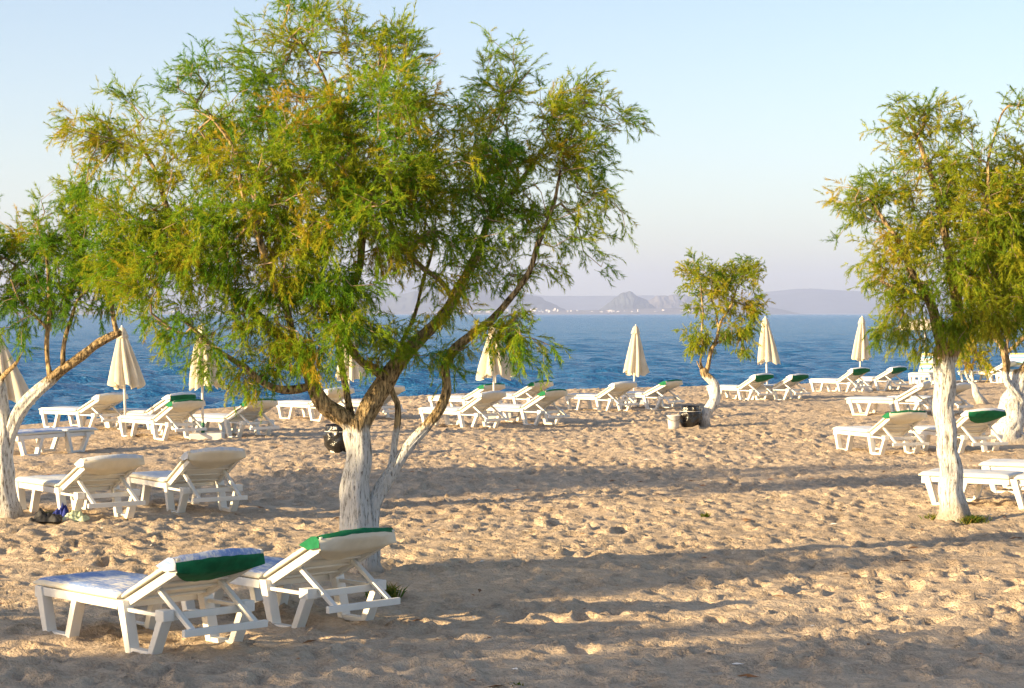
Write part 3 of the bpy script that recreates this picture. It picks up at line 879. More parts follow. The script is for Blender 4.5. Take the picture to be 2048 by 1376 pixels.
tag(T4, 'straight whitewashed tamarisk trunk with full crown at the right', 'tree', 'tamarisk trees on the beach')

def tree_far_right():
    limbs = [
        (None, [(2018, 895, 0, .34), (2015, 865, 0, .32), (2022, 830, 0, .28), (2030, 800, 0, .23), (2038, 770, 0, .2), (2046, 745, 0, .17)]),
        (0, [(2036, 800, -.12, .09), (2020, 778, -.16, .085), (2008, 752, -.16, .08), (2006, 720, -.15, .075), (2000, 690, -.15, .065), (1980, 665, -.15, .05), (1960, 635, -.15, .035)]),
        (1, [(2006, 715, -.15, .05), (2012, 690, -.12, .045), (2014, 650, -.1, .04), (2010, 590, -.1, .03), (2000, 520, -.1, .02)]),
        (1, [(2010, 705, -.15, .045), (2030, 690, -.15, .042), (2048, 670, -.15, .036), (2080, 640, -.1, .025)]),
        (0, [(2044, 750, 0, .12), (2070, 700, 0, .1), (2090, 620, 0, .08), (2100, 520, 0, .06), (2110, 430, 0, .04)]),
    ]
    lobes = [(1960, 610, 40, 30, 0, 1.0), (2000, 560, 50, 50, 0, 1.0), (2050, 520, 60, 60, 0, 1.2), (2100, 450, 70, 70, 0, 1.2), (2040, 620, 50, 30, 0, 1.0), (2120, 560, 70, 70, 0, 1.0), (1985, 630, 30, 18, 0, .5)]
    return build_tree('tamarisk_tree', G(2018, 888), limbs, lobes, 61, 480, 6, 0.22, 28, 0.07, 0.0075, 1.25, leaf='leaf_dry', rough=0.05, sides=28, twig_r=0.006, tint_shift=-0.04)
T5 = tree_far_right()
tag(T5, 'stout gnarled tamarisk tree at the right edge with swollen white base', 'tree', 'tamarisk trees on the beach')

def tree_sapling():
    limbs = [
        (None, [(1966, 812, 0, .13), (1956, 795, 0, .12), (1948, 775, 0, .1), (1940, 765, 0, .08)]),
        (0, [(1945, 768, 0, .05), (1944, 740, 0, .04), (1950, 710, 0, .035), (1955, 680, 0, .02)]),
        (0, [(1940, 768, 0, .04), (1932, 745, 0, .035), (1928, 715, 0, .02)]),
    ]
    lobes = [(1925, 705, 14, 18, 0, 1), (1945, 690, 16, 22, 0, 1), (1965, 700, 16, 22, 0, 1), (1955, 660, 26, 20, 0, 1), (1935, 725, 10, 12, 0, .6), (1972, 730, 10, 10, 0, .5)]
    return build_tree('tamarisk_tree', G(1966, 809), limbs, lobes, 71, 130, 6, 0.2, 18, 0.08, 0.010, 0.85, leaf='leaf_dry', sides=14, twig_r=0.006, tint_shift=0.15)
T6 = tree_sapling()
tag(T6, 'young tamarisk tree with leaning white stem between the right trunks', 'tree', 'tamarisk trees on the beach')

# the row of trees that goes on to the left of the view; they shade the near sand
for k, (src, x, y, rz, s) in enumerate([(T1, -12.0, 11.7, 0.9, 0.82), (T4, -11.6, 5.9, 2.0, 1.15), (T1, -14.0, 21.8, 2.4, 1.0), (T1, -14.3, 7.4, 3.6, 0.82)]):
    o = copy_tree(src)
    o.location = (x, y, gz(x, y)); o.rotation_euler = (0, 0, rz); o.scale = (s, s, s)
    tag(o, ['tamarisk tree outside the view at left, shading the front loungers', 'tamarisk tree outside the view at left, shading the sand at the bottom edge', 'tamarisk tree outside the view at left, shading the sand behind the main trunk', 'smaller tamarisk tree outside the view at left, its shade ending at the nearest lounger'][k], 'tree', 'tamarisk trees left of the view')

# ------------------------------------------------------------------ sun loungers
HX, HZL = 1.12, 0.352   # hinge
def back_pt(s, n, ang):
    c, sn = math.cos(ang), math.sin(ang)
    return (HX + s * c - n * sn, HZL + s * sn + n * c)

def soft_slab(f, nu, nv, thick, edge, puff, seed, top_mi=0, side_mi=1):
    """cushion: f(u,v,h) -> point, u along, v across, h height above the deck"""
    r = random.Random(seed)
    us = [0, .012, .03] + [.03 + .94 * (i / nu) for i in range(1, nu)] + [.97, .988, 1]
    vsx = [0, .03, .07] + [.07 + .86 * (i / nv) for i in range(1, nv)] + [.93, .97, 1]
    mb = MB()
    nuu, nvv = len(us), len(vsx)
    def e(t, k):
        q = min(t, 1 - t)
        return 1 - max(0, 1 - q / k) ** 2.2
    top = []
    for i, u in enumerate(us):
        for j, v in enumerate(vsx):
            h = thick * (0.42 + 0.58 * e(u, .04) * e(v, .09)) + puff * math.sin(math.pi * u) * math.sin(math.pi * v)
            h += 0.006 * mnoise.noise((u * 9 + seed, v * 5, 0.3))
            top.append(f(u, v, h))
    bot = [f(u, v, 0.002) for u in us for v in vsx]
    mb.v = top + bot
    o = len(top)
    for i in range(nuu - 1):
        for j in range(nvv - 1):
            a = i * nvv + j
            mb.f.append((a, a + nvv, a + nvv + 1, a + 1)); mb.m.append(top_mi if 0 < i < nuu - 2 and 0 < j < nvv - 2 else side_mi)
            mb.f.append((o + a, o + a + 1, o + a + nvv + 1, o + a + nvv)); mb.m.append(side_mi)
    ring = [i * nvv for i in range(nuu)] + [(nuu - 1) * nvv + j for j in range(1, nvv)] + [i * nvv + nvv - 1 for i in range(nuu - 2, -1, -1)] + [j for j in range(nvv - 2, 0, -1)]
    for k in range(len(ring)):
        a, b = ring[k], ring[(k + 1) % len(ring)]
        mb.f.append((a, o + a, o + b, b)); mb.m.append(side_mi)
    return mb

def make_lounger(style, ang, cover, print_mat, seed):
    """style of the head cover: 'plain' cream, 'flap' green back, 'trim' green edge; None: no cover"""
    root = empty('sun_lounger', (0, 0, 0))
    W = 0.335
    f = MB()
    for s in (-1, 1):
        y0, y1 = (s * W - .024, s * W + .024)
        f.box(.06, HX - .012, y0, y1, .288, .350)
        f.box(HX + .06, 1.62, s * W - .016, s * W + .016, .282, .308)
        f.box(1.585, 1.685, s * W - .045, s * W + .045, .262, .338)
    f.box(.025, .085, -W - .03, W + .03, .268, .352)
    f.box(HX - .05, HX - .014, -W + .026, W - .026, .292, .335)
    for k in range(8):
        x = .12 + k * .118
        f.box(x, x + .085, -W + .025, W - .025, .322, .340)
    f.bar((1.642, -W + .046, .287), (1.642, W - .046, .287), .03, .05)
    link('frame', f.mesh('lounger_frame', ['plastic'], bevel=.006), root)
    def vleg(a, b, c, d, zt1, zt2):
        m = MB()
        m.prism([(a, zt1), (c, .0), (c + .062, .0), (a + .082, zt1)], -.042, .042)
        m.prism([(b - .066, zt2), (d - .062, .0), (d, .0), (b, zt2)], -.042, .042)
        m.prism([(c + .040, .003), (d - .040, .003), (d - .045, .044), (c + .048, .044)], -.036, .036)
        return m
    for (a, b, c, d, z1, z2) in ((.045, .60, .165, .50, .356, .296), (HX - .01, 1.665, 1.225, 1.53, .358, .268)):
        me = vleg(a, b, c, d, z1, z2).mesh('lounger_leg', ['plastic'], bevel=.006)
        for s in (-1, 1):
            o = link('leg', me, root); o.location = (0, s * W, 0)
    # backrest
    BL = 0.70
    b = MB()
    def bb(s0, s1, y0, y1, n0, n1):
        v = []
        for n in (n0, n1):
            for y in (y0, y1):
                for s in (s0, s1):
                    x, z = back_pt(s, n, ang); v.append((x, y, z))
        b.add(v, [(0, 2, 3, 1), (4, 5, 7, 6), (0, 1, 5, 4), (2, 6, 7, 3), (0, 4, 6, 2), (1, 3, 7, 5)])
    for s in (-1, 1):
        bb(.012, BL, s * (W - .028) - .022, s * (W - .028) + .022, -.062, -.002)
    bb(BL - .05, BL - .002, -W + .05, W - .05, -.055, -.004)
    bb(.03, BL - .05, -W + .052, W - .052, -.028, -.010)
    for k in range(4): bb(.10 + k * .15, .125 + k * .15, -W + .053, W - .053, -.046, -.0285)
    link('backrest', b.mesh('lounger_backrest', ['plastic'], bevel=.005), root)
    if ang > 0.1:
        st = MB()
        sx, sz = back_pt(.34, -.035, ang)
        ex, ez = (1.865, .205) if ang < 0.8 else (1.80, .235)
        yy = W - .075
        for s in (-1, 1):
            st.bar((sx, s * yy, sz), (ex, s * yy, ez), .04, .032)
        st.bar((ex, -W - .01, ez - .002), (ex, W + .01, ez - .002), .034, .05)
        link('back_stay', st.mesh('lounger_back_stay', ['plastic'], bevel=.005), root)
    # cushions
    cw = W + .022
    seat = soft_slab(lambda u, v, h: (-.015 + u * (HX - .005), -cw + 2 * cw * v, HZL + .004 + h), 22, 12, .052, .05, .012, seed)
    link('seat_cushion', seat.mesh('lounger_seat_cushion', [print_mat, 'cream_fabric'], True), root)
    def fb(u, v, h):
        x, z = back_pt(.035 + u * .735, .004 + h, ang)
        return (x, -cw + 2 * cw * v, z)
    back = soft_slab(fb, 18, 12, .050, .05, .010, seed + 5)
    link('back_cushion', back.mesh('lounger_back_cushion', [print_mat, 'cream_fabric'], True), root)
    tie = MB()
    for s in (-1, 1):
        tie.box(HX - .022, HX - .016, s * (W + .0255) - .0015, s * (W + .0255) + .0015, .283, .372)
    link('tie_cord', tie.mesh('lounger_tie', ['cord']), root)
    if style is None:
        return root
    # head cover: a sleeve over the top of the back
    nu = 26
    cwh = cw + .008
    def sleeve(name, ts, mat, parent):
        mb = MB()
        for t in ts:
            for i in range(nu + 1):
                y = -1 + 2 * i / nu
                bul = (1 - abs(y) ** 3.2)
                low = .03 + .32 * (1 - y * y)
                if t <= 1:       # front, from .56 to the head edge
                    s = .53 + (.225 + .07 * (1 - y * y)) * t; n = .060 + .010 * bul - .028 * t ** 3
                elif t <= 2:     # round the edge
                    a = (t - 1) * math.pi / 2
                    s = .755 + .07 * (1 - y * y) + .015 * math.sin(a * 2) * bul; n = .042 - .052 * (t - 1) - .022 * (t - 1) * bul
                else:            # down the back
                    q = t - 2
                    s = .755 + .07 * (1 - y * y) - low * q; n = -.010 - .022 * bul * (1 - q) ** .8 - .058 * min(1, q * 3) * (1 - .1 * q)
                n += .007 * mnoise.noise((y * 5 + seed, t * 4, 1.7))
                x, z = back_pt(s, n, ang)
                mb.v.append((x, y * cwh, z))
        k = nu + 1
        for a in range(len(ts) - 1):
            for i in range(nu):
                mb.f.append((a * k + i, a * k + i + 1, (a + 1) * k + i + 1, (a + 1) * k + i)); mb.m.append(0)
        if ts[0] < 1.05:         # side gussets
            pass
        me = mb.mesh('lounger_' + name, [mat], True)
        return link(name, me, parent)
    lin = lambda a, b_, n: [a + (b_ - a) * i / n for i in range(n + 1)]
    front = 'cream_fabric' if cover == 'cream' else print_mat
    if style == 'trim':
        h = sleeve('head_cover', lin(0, .88, 8), front, root)
        sleeve('edge_trim', lin(.88, 1.6, 8), 'green_fabric', h)
        sleeve('back_flap', lin(1.6, 3.0, 14), 'cream_fabric', h)
    elif style == 'flap':
        h = sleeve('head_cover', lin(0, 1.72, 14), front, root)
        sleeve('back_flap', lin(1.72, 3.0, 14), 'green_fabric', h)
    else:
        h = sleeve('head_cover', lin(0, 1.7, 13), front, root)
        sleeve('back_flap', lin(1.7, 3.0, 12), 'cream_fabric', h)
    # side gussets close the sleeve
    for s in (-1, 1):
        g = MB()
        pr = [(.53, .062), (.69, .062), (.745, .04), (.757, .0), (.735, -.045), (.61, -.01)]
        g.v = [(back_pt(a, n, ang)[0], s * (cwh + .001), back_pt(a, n, ang)[1]) for a, n in pr]
        g.f = [tuple(range(6)) if s < 0 else tuple(range(5, -1, -1))]; g.m = [0]
        link('gusset', g.mesh('lounger_gusset', ['green_fabric' if style == 'trim' else front]), h)
    return root

protos = {}
def lounger(style, ang, hx, hy, deg, label, group, pm='cushion_faded', Zfix=None):
    key = (style, ang, pm)
    Z = F * (H - .37) / (hy - HZ) if Zfix is None else Zfix
    a = R(deg)
    hinge = Vector(((hx - 1024) / F * Z, Z, 0))
    off = Vector((HX, -.335, 0)); off.rotate(Matrix.Rotation(a, 3, 'Z'))
    loc = hinge - off
    if key not in protos:
        o = protos[key] = make_lounger(style, R(ang), None, pm, len(protos) * 3 + 1)
    else:
        o = copy_tree(protos[key])
    c = Vector((.85, 0, 0)); c.rotate(Matrix.Rotation(a, 3, 'Z'))
    o.location = (loc.x, loc.y, gz(loc.x + c.x, loc.y + c.y) - .022)
    o.rotation_euler = (0, 0, a)
    tag(o, label, 'sun lounger', group)
    return o
g1, g2, g3, g4 = 'loungers in the foreground pair', 'loungers in the left rows', 'loungers along the water', 'loungers among the right trees'
LL = [
    ('flap', 25, 244, 1187, -46, 'nearest lounger with blue print cushion and dark green back flap', g1, 'cushion_print'),
    ('trim', 27, 528, 1147, -45, 'front lounger with green edged cream head cover before the main trunk', g1, 'cushion_print'),
    ('plain', 26, 117, 975, -52, 'all white lounger in the second row beside the left tree', g2),
    ('plain', 30, 333, 956, -56, 'all white lounger in the second row, right of the pair', g2),
    ('plain', 25, 154, 825, -38, 'plain white lounger left of the leftmost full parasol by the water', g2),
    ('flap', 28, 291, 826, -33, 'green flapped lounger half hidden behind the parasol pole at left', g2),
    ('trim', 27, 305, 837.6, -46, 'green edged lounger between the two left parasol poles', g2),
    ('trim', 26, 451, 834, -44, 'green edged lounger right of the parasol with white base block', g2),
    ('plain', 26, 618, 806, -45, 'white lounger left behind the main tree trunk', g3),
    ('plain', 28, 722, 803, -45, 'white lounger hidden behind the fork of the main trunk', g3),
    ('trim', 25, 926, 794, -42, 'rear green edged lounger left of the double parasol', g3),
    ('plain', 29, 917, 819, -42, 'white lounger in front of the double parasol, just right of the leaning limb', g3),
    ('trim', 26, 1026, 788, -40, 'rear green edged lounger right of the double parasol', g3),
    ('trim', 28, 1042, 813.6, -40, 'front green edged lounger right of the double parasol', g3),
    ('plain', 26, 1192, 789.6, -50, 'plain white lounger left of the parasol in mid beach', g3),
    ('trim', 25, 1286, 786.7, -38, 'green edged lounger right of the parasol in mid beach', g3),
    ('flap', 28, 1475, 771, -48, 'green flapped lounger just right of the little tree', g3),
    ('flap', 26, 1545, 770.7, -44, 'green flapped lounger right of the second parasol from the right', g3),
    ('flap', 29, 1674, 758, -52, 'green flapped lounger left of the last closed parasol', g3),
    ('flap', 27, 1749, 756, -45, 'green flapped lounger right of the last closed parasol', g3),
    ('plain', 30, 1789, 799.6, -24, 'broadside white lounger left of the straight right trunk', g4),
    ('plain', 26, 1858, 797, -42, 'white lounger mostly hidden behind the straight right trunk', g4),
    ('trim', 27, 1737.6, 859, -68, 'green edged lounger before the straight right trunk', g4),
    ('flap', 29, 1893, 861, -68, 'green flapped lounger between the two right trunks', g4),
    (None, 0, 2023, 954, -30, 'flat white lounger at the right edge behind the straight trunk', g4),
    (None, 0, 2136, 931, -26, 'flat white lounger cut off by the right edge of the picture', g4),
]
for row in LL:
    lounger(*row)
# flat lounger seen end-on at the left
fl = make_lounger(None, 0.0, None, 'cushion_print', 51)
pz = G(104, 905)
off = Vector((.33, -.335, 0)); off.rotate(Matrix.Rotation(R(58), 3, 'Z'))
pz = G(61, 909.6) - off
fl.location = (pz.x, pz.y, gz(pz.x, pz.y) - .02); fl.rotation_euler = (0, 0, R(58))
tag(fl, 'flat lounger with bluish top beside the left tree, near the breaking wave', 'sun lounger', g2)
# upright loungers with striped towels at the far right
for k, (px, py, deg, lab) in enumerate([(1838, 769, 62, 'upright lounger with striped towel under the open parasol'), (2012, 768, 58, 'upright lounger with striped towel at the far right edge')]):
    if k == 0:
        o = up0 = make_lounger(None, R(58), None, 'striped_towel', 77)
    else:
        o = copy_tree(up0)
    g = G(px, py); o.location = (g.x, g.y, gz(g.x, g.y) - .02); o.rotation_euler = (0, 0, R(deg)); o.scale = (1.0, 1.0, 1.0)
    tag(o, lab, 'sun lounger', 'loungers with striped towels')
for k, (px, py, deg, lab) in enumerate([(1925, 764, -40, 'distant white lounger seen under the young tree'), (1985, 762, -40, 'distant white lounger behind the gnarled right tree')]):
    o = copy_tree(protos[('plain', 26, 'cushion_faded')])
    g = G(px, py); o.location = (g.x, g.y, gz(g.x, g.y) - .02); o.rotation_euler = (0, 0, R(deg))
    tag(o, lab, 'sun lounger', g4)

# ------------------------------------------------------------------ parasols
def make_parasol(seed, top, bot, rad, lean, base=True, green=False):
    root = empty('beach_parasol', (0, 0, 0))
    r = random.Random(seed)
    n, rows = 96, 26
    mb = MB()
    ph = [r.uniform(0, 6.28) for _ in range(4)]
    for i in range(rows + 1):
        t = i / rows
        z = top - .05 - (top - .05 - bot) * t
        rr = .035 + (rad - .035) * t ** .80
        amp = .16 + .20 * min(1, t * 1.6)
        for k in range(n):
            a = 2 * math.pi * k / n
            tw = a + .35 * t * math.sin(ph[0])
            fold = abs(math.cos(4 * tw + ph[1] + .5 * math.sin(a + ph[2])))
            q = rr * (1 - amp + amp * (2 * fold ** .75 - .5) * .75 + .10 * math.sin(a * 2 + ph[3]) * t + .05 * math.sin(a * 11 + ph[0] + 3 * t) * t)
            hem = (.035 * math.sin(a * 8 + ph[2]) + .05 * math.sin(a * 2 + ph[1])) * t ** 6
            mb.v.append((q * math.cos(a) * 1.0 + lean * t ** 1.5, q * math.sin(a) * .85, z + hem))
    for i in range(rows):
        for k in range(n):
            k2 = (k + 1) % n
            mb.f.append((i * n + k, (i + 1) * n + k, (i + 1) * n + k2, i * n + k2)); mb.m.append(0)
    canopy = link('canopy', mb.mesh('parasol_canopy', ['canopy_canvas'], True), root)
    cp = MB()
    prof = [(.012, top), (.045, top - .012), (.075, top - .06), (.098, top - .14), (.112, top - .20)]
    for q, z in prof:
        for k in range(48):
            a = 2 * math.pi * k / 48
            w = 1 + .10 * math.sin(8 * a) * (top - z) / .2
            cp.v.append((q * w * math.cos(a) + lean * .02, q * w * math.sin(a), z + (.012 * math.sin(8 * a + 1) if z < top - .19 else 0)))
    for i in range(len(prof) - 1):
        for k in range(48):
            k2 = (k + 1) % 48
            cp.f.append((i * 48 + k, (i + 1) * 48 + k, (i + 1) * 48 + k2, i * 48 + k2)); cp.m.append(0)
    link('top_cap', cp.mesh('parasol_cap', ['canopy_canvas'], True), canopy)
    fin = MB(); fin.lathe([(.010, top - .01), (.018, top + .012), (.014, top + .03), (.004, top + .04)], 12)
    link('finial', fin.mesh('parasol_finial', ['pole_white'], True), canopy)
    p = MB(); p.lathe([(.024, .02), (.024, top - .02)], 16)
    pole = link('pole', p.mesh('parasol_pole', ['pole_white'], True), root)
    if green:
        s = MB(); s.lathe([(.034, .02), (.034, .30), (.028, .32)], 16)
        link('ground_sleeve', s.mesh('parasol_sleeve', ['pole_green'], True), pole)
    if base:
        b = MB(); b.box(-.30, .30, -.22, .22, -.04, .13)
        link('base_block', b.mesh('parasol_base', ['concrete_white'], bevel=.02), root)
    return root

def make_open_parasol():
    root = empty('beach_parasol', (0, 0, 0))
    mb = MB()
    n = 8
    for (q, z) in [(.02, 2.18), (.35, 2.13), (.65, 2.03), (.90, 1.93), (.91, 1.80)]:
        for k in range(n * 6):
            a = 2 * math.pi * k / (n * 6)
            seg = (k % 6) / 6
            sag = 1 - .05 * math.sin(math.pi * seg)
            mb.v.append((q * math.cos(a) * sag, q * math.sin(a) * sag, z - (.03 * math.sin(math.pi * seg) if q > .5 and z > 1.8 else 0)))
    for i in range(4):
        for k in range(n * 6):
            k2 = (k + 1) % (n * 6); m = n * 6
            mb.f.append((i * m + k, (i + 1) * m + k, (i + 1) * m + k2, i * m + k2)); mb.m.append(0)
    can = link('canopy', mb.mesh('open_canopy', ['canopy_canvas'], True), root)
    for k in range(n):
        a = 2 * math.pi * k / n
        b = MB(); b.bar((.03 * math.cos(a), .03 * math.sin(a), 2.13), (.88 * math.cos(a), .88 * math.sin(a), 1.905), .012, .014)
        link('rib', b.mesh('parasol_rib', ['pole_white']), can)
    p = MB(); p.lathe([(.026, 0), (.026, 2.2), (.01, 2.25)], 16)
    link('pole', p.mesh('parasol_pole', ['pole_white'], True), root)
    b = MB(); b.box(-.30, .30, -.22, .22, -.04, .13)
    link('base_block', b.mesh('parasol_base', ['concrete_white'], bevel=.02), root)
    return root

PAR = [  # pole px, base row, top, hem height, radius, lean, seed, base, green, label
    (2, 897, 2.03, .86, .44, .12, 1, False, False, 'closed cream parasol cut off by the left edge'),
    (252, 866, 2.03, .90, .33, .06, 2, False, False, 'closed cream parasol at left beside the leaning limb'),
    (406, 878, 2.10, .98, .36, .08, 3, True, True, 'closed cream parasol behind the left foliage with white base and green foot'),
    (697, 838, 2.05, .92, .32, .04, 4, True, False, 'closed cream parasol hidden behind the main tree fork'),
    (988, 838, 2.08, .92, .38, -.02, 5, True, False, 'front closed parasol of the pair right of the main tree'),
    (993, 822, 2.04, .90, .36, .12, 6, False, False, 'rear closed parasol of the pair right of the main tree'),
    (1267, 808, 2.02, .80, .31, .05, 7, True, False, 'lone closed cream parasol in mid beach against the sea'),
    (1535, 796, 2.24, 1.02, .33, .06, 8, True, False, 'closed cream parasol right of the little tree'),
    (1718, 781, 2.25, 1.00, .32, .02, 9, True, False, 'rightmost closed cream parasol by the water'),
]
for (px, py, top, hem, rad, lean, seed, base, green, lab) in PAR:
    o = make_parasol(seed, top, hem, rad, lean, base, green)
    g = G(px, py); o.location = (g.x, g.y, gz(g.x, g.y) - .02)
    o.rotation_euler = (R(random.uniform(-2, 2)), R(random.uniform(-2.5, 2.5)), 0)
    if base:
        for ch in o.children:
            if ch.name.startswith('base_block'): ch.location = (.08, 0, 0)
    tag(o, lab, 'parasol', 'closed beach parasols')
o = make_open_parasol()
g = G(1850, 766); o.location = (g.x, g.y, gz(g.x, g.y) - .02)
tag(o, 'open cream parasol behind the straight right trunk', 'parasol')

# ------------------------------------------------------------------ bins, bucket, things on the sand
def bag_mesh(seed, r0, h, sag):
    mb = MB(); n, rows = 40, 16
    for i in range(rows + 1):
        t = i / rows
        for k in range(n):
            a = 2 * math.pi * k / n
            q = r0 * (1 + sag * math.sin(math.pi * t) ** .8) * (.80 + .20 * min(1, t * 4)) + .035 * mnoise.noise((math.cos(a) * 2.5 + seed, math.sin(a) * 2.5, t * 4)) + .015 * mnoise.noise((math.cos(a) * 7, math.sin(a) * 7 + seed, t * 9))
            if .70 < t < .76: q *= .93
            mb.v.append((q * math.cos(a), q * math.sin(a), .015 + (h + .045) * t))
    for i in range(rows):
        for k in range(n):
            k2 = (k + 1) % n
            mb.f.append((i * n + k, i * n + k2, (i + 1) * n + k2, (i + 1) * n + k)); mb.m.append(0)
    inn = len(mb.v)
    for k in range(n):
        a = 2 * math.pi * k / n
        mb.v.append((r0 * .7 * math.cos(a), r0 * .7 * math.sin(a), h - .06))
    for k in range(n):
        k2 = (k + 1) % n
        mb.f.append((rows * n + k, rows * n + k2, inn + k2, inn + k)); mb.m.append(0)
    mb.f.append(tuple(inn + k for k in range(n))); mb.m.append(0)
    return mb
def make_bin(px, py, seed, label, r0=.22, h=.46):
    root = empty('litter_bin', (0, 0, 0))
    b = MB(); b.lathe([(r0 * .80, -.03), (r0 * .84, .10), (r0 * .86, .16)], 28)
    link('bin', b.mesh('bin_body', ['bin_white'], True), root)
    bag = link('liner_bag', bag_mesh(seed, r0, h, .16).mesh('bin_bag', ['bag_black'], True), root)
    rp = MB()
    m = 40
    for k in range(m):
        a0, a1 = 2 * math.pi * k / m, 2 * math.pi * (k + 1) / m
        q = r0 * 1.13
        rp.bar((q * math.cos(a0), q * math.sin(a0), .06 + h * .73), (q * math.cos(a1), q * math.sin(a1), .06 + h * .73), .008, .008)
    link('rope', rp.mesh('bin_rope', ['concrete_white']), bag)
    g = G(px, py); root.location = (g.x, g.y, gz(g.x, g.y))
    tag(root, label, 'bin', 'bag lined litter bins')
    return root
make_bin(1381, 857, 1, 'litter bin in black bag beside the little tree', r0=.19, h=.39)
make_bin(678, 904, 2, 'litter bin in black bag behind the main trunk', r0=.21, h=.42)
bk = empty('bucket', (0, 0, 0))
b = MB(); b.lathe([(.10, 0), (.11, .10), (.127, .27), (.140, .28), (.140, .30), (.132, .30), (.125, .29), (.09, .03)], 32)
link('body', b.mesh('bucket_body', ['bucket_grey'], True), bk)
b = MB()
for k in range(20):
    a0, a1 = math.pi * k / 20, math.pi * (k + 1) / 20
    b.bar((.143 * math.cos(a0), -.06 * math.sin(a0) - .10 * math.sin(a0), .29 - .10 * math.sin(a0)), (.143 * math.cos(a1), -.06 * math.sin(a1) - .10 * math.sin(a1), .29 - .10 * math.sin(a1)), .008, .008)
b_o = link('handle', b.mesh('bucket_handle', ['cord']), bk)
g = G(1347, 858); bk.location = (g.x, g.y, gz(g.x, g.y) - .01)
tag(bk, 'grey plastic bucket next to the bin by the little tree', 'bucket')

def crumple(name, cx, cy, sx, sy, h, mat, seed, label, cat):
    nx, ny = 30, 20
    V = []
    for j in range(ny):
        for i in range(nx):
            u, v = i / (nx - 1) * 2 - 1, j / (ny - 1) * 2 - 1
            e = max(0, 1 - max(abs(u), abs(v)) ** 4)
            q = h * e * (.55 + .9 * mnoise.noise((u * 2 + seed, v * 2, .5)) + .35 * mnoise.noise((u * 6, v * 6 + seed, 1.5)))
            V.append((u * sx * (1 + .15 * mnoise.noise((v * 2, seed, 0))), v * sy * (1 + .2 * mnoise.noise((u * 2, seed, 3))), max(.0, q) + .012 * e - .01 * (1 - e)))
    me = np_mesh(name, np.array(V), grid_faces(ny, nx), [mat], True)
    o = link(name, me)
    g = G(cx, cy); o.location = (g.x, g.y, gz(g.x, g.y) + .012)
    tag(o, label, cat)
    return o
crumple('beach_bag', 94, 1050, .17, .12, .10, 'shoe_black', 3, 'crumpled black beach bag on the sand by the left tree', 'bag')
crumple('towel', 122, 1044, .09, .12, .13, 'cloth_blue', 5, 'bundled dark blue towel between the black bag and pale cloth', 'towel')
crumple('shirt', 150, 1048, .14, .14, .09, 'cloth_pale', 9, 'crumpled pale yellow green shirt lying on the sand', 'shirt')

def tuft(px, py, w, h, n, seed, label, dz=0.0, dy=0.0):
    r = np.random.default_rng(seed)
    V, Fc, T = [], [], []
    for k in range(n):
        o = np.array([r.normal(0, w * .45), r.normal(0, w * .35), -.01])
        d = np.array([r.normal(0, .5), r.normal(0, .5), 1.0]); d /= np.linalg.norm(d)
        ln = h * r.uniform(.5, 1.2); s = np.cross(d, r.normal(size=3)); s *= .006 / np.linalg.norm(s)
        tip = o + d * ln + np.array([d[0], d[1], -.3]) * ln * .35
        mid = o + d * ln * .55
        b = len(V); V += [o - s, o + s, mid + s, mid - s, tip]
        Fc += [(b, b + 1, b + 2), (b, b + 2, b + 3), (b + 3, b + 2, b + 4)]; T += [r.uniform(0, 1)] * 3
    me = np_mesh('grass_tuft', np.array(V), np.array(Fc), ['grass'], False, np.array(T))
    o = link('grass_tuft', me)
    g = G(px, py); o.location = (g.x, g.y + dy, gz(g.x, g.y + dy))
    tag(o, label, 'grass tuft', 'grass tufts on the sand')
tuft(768, 1196, .12, .13, 260, 1, 'green grass tuft at the foot of the main trunk by the lounger')
tuft(1876, 1034, .13, .10, 260, 2, 'dry grass tuft at the left foot of the straight right trunk')
tuft(1945, 1038, .15, .11, 300, 3, 'green grass tuft at the right foot of the straight right trunk')
tuft(1410, 1033, .05, .06, 40, 4, 'tiny green sprout alone in the middle of the sand')
tuft(1032, 1370, .05, .05, 30, 5, 'tiny green sprout near the bottom edge')
tuft(100, 1040, .10, .08, 90, 6, 'sparse grass at the foot of the left tree')

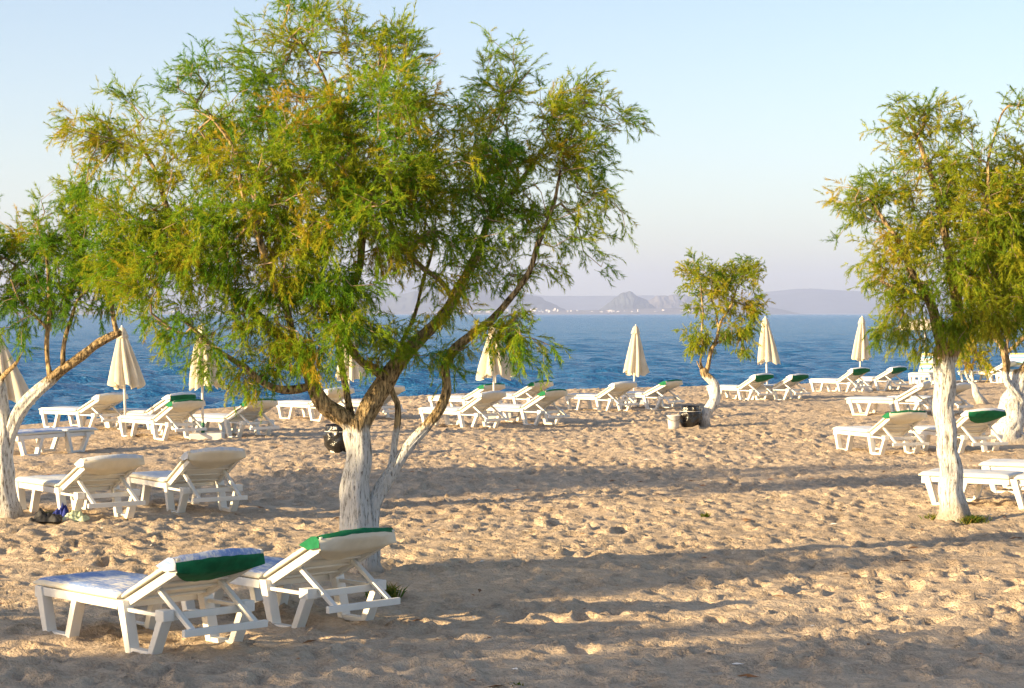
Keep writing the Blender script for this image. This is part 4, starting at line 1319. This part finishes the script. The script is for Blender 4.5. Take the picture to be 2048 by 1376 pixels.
def litter():
    r = np.random.default_rng(17)
    V, Fc, mi = [], [], []
    for k in range(900):
        y = math.sqrt(r.uniform(11 ** 2, 40 ** 2)); x = r.uniform(-.33, .33) * y
        s = .008 + .026 * r.random() ** 2.5; a = r.uniform(0, 6.28)
        z = gz(x, y) + r.uniform(.004, .02)
        c, sn = math.cos(a), math.sin(a); l, w = s * r.uniform(1, 3.2), s * .6
        b = len(V)
        V += [(x - c * l, y - sn * l, z), (x - sn * w, y + c * w, z + s * .6), (x + c * l, y + sn * l, z + s * .3), (x + sn * w, y - c * w, z + s * .2)]
        Fc.append((b, b + 1, b + 2, b + 3)); mi.append(0 if r.random() < .85 else 1)
    me = np_mesh('leaf_litter', np.array(V), np.array(Fc), ['litter_brown', 'shell_white'])
    me.polygons.foreach_set('material_index', mi)
    o = link('leaf_litter', me)
    tag(o, 'scattered dry leaves, twigs and shell bits on the sand', 'litter', kind='stuff')
litter()

def breaking_wave():
    """small wave collapsing on the shore at the left"""
    mb = MB()
    n, m = 60, 14
    for i in range(n + 1):
        x = -13.0 + 3.6 * i / n
        y0 = float(shore_y(x)) + 3.4
        e = math.sin(math.pi * i / n) ** .6
        for j in range(m + 1):
            t = j / m
            prof = math.sin(math.pi * t) ** .8 * (1 + .5 * (t < .5) * t)
            z = SEA_Z + .30 * e * prof + .09 * e * prof * mnoise.noise((x * 2.2, t * 5, .4)) + .05 * mnoise.noise((x * 6, t * 9, 2)) * prof
            mb.v.append((x, y0 - .9 + 2.0 * t + .25 * mnoise.noise((x * 1.3, 3, 1)), z - .02))
    for i in range(n):
        for j in range(m):
            a = i * (m + 1) + j
            mb.f.append((a, a + m + 1, a + m + 2, a + 1)); mb.m.append(0)
    o = link('breaking_wave', mb.mesh('breaking_wave', ['foam'], True))
    tag(o, 'small white foaming wave breaking at the left shore', 'wave', kind='stuff')
breaking_wave()

# ------------------------------------------------------------------ the hazy air
def build_haze():
    mb = MB(); mb.box(-12000, 12000, -300, 36000, -14, 700)
    m = bpy.data.materials.new('haze_air'); m.use_nodes = True
    nt = m.node_tree
    for n in list(nt.nodes):
        if n.type != 'OUTPUT_MATERIAL': nt.nodes.remove(n)
    v = nt.nodes.new('ShaderNodeVolumePrincipled')
    v.inputs['Color'].default_value = (0.68, 0.76, 1.0, 1)
    v.inputs['Density'].default_value = 0.000058
    v.inputs['Anisotropy'].default_value = 0.2
    nt.links.new(v.outputs[0], nt.nodes['Material Output'].inputs['Volume'])
    M['haze_air'] = m
    o = link('haze', mb.mesh('haze', ['haze_air']))
    tag(o, 'pale sea haze hanging over the water and far hills', 'haze', kind='stuff')
build_haze()
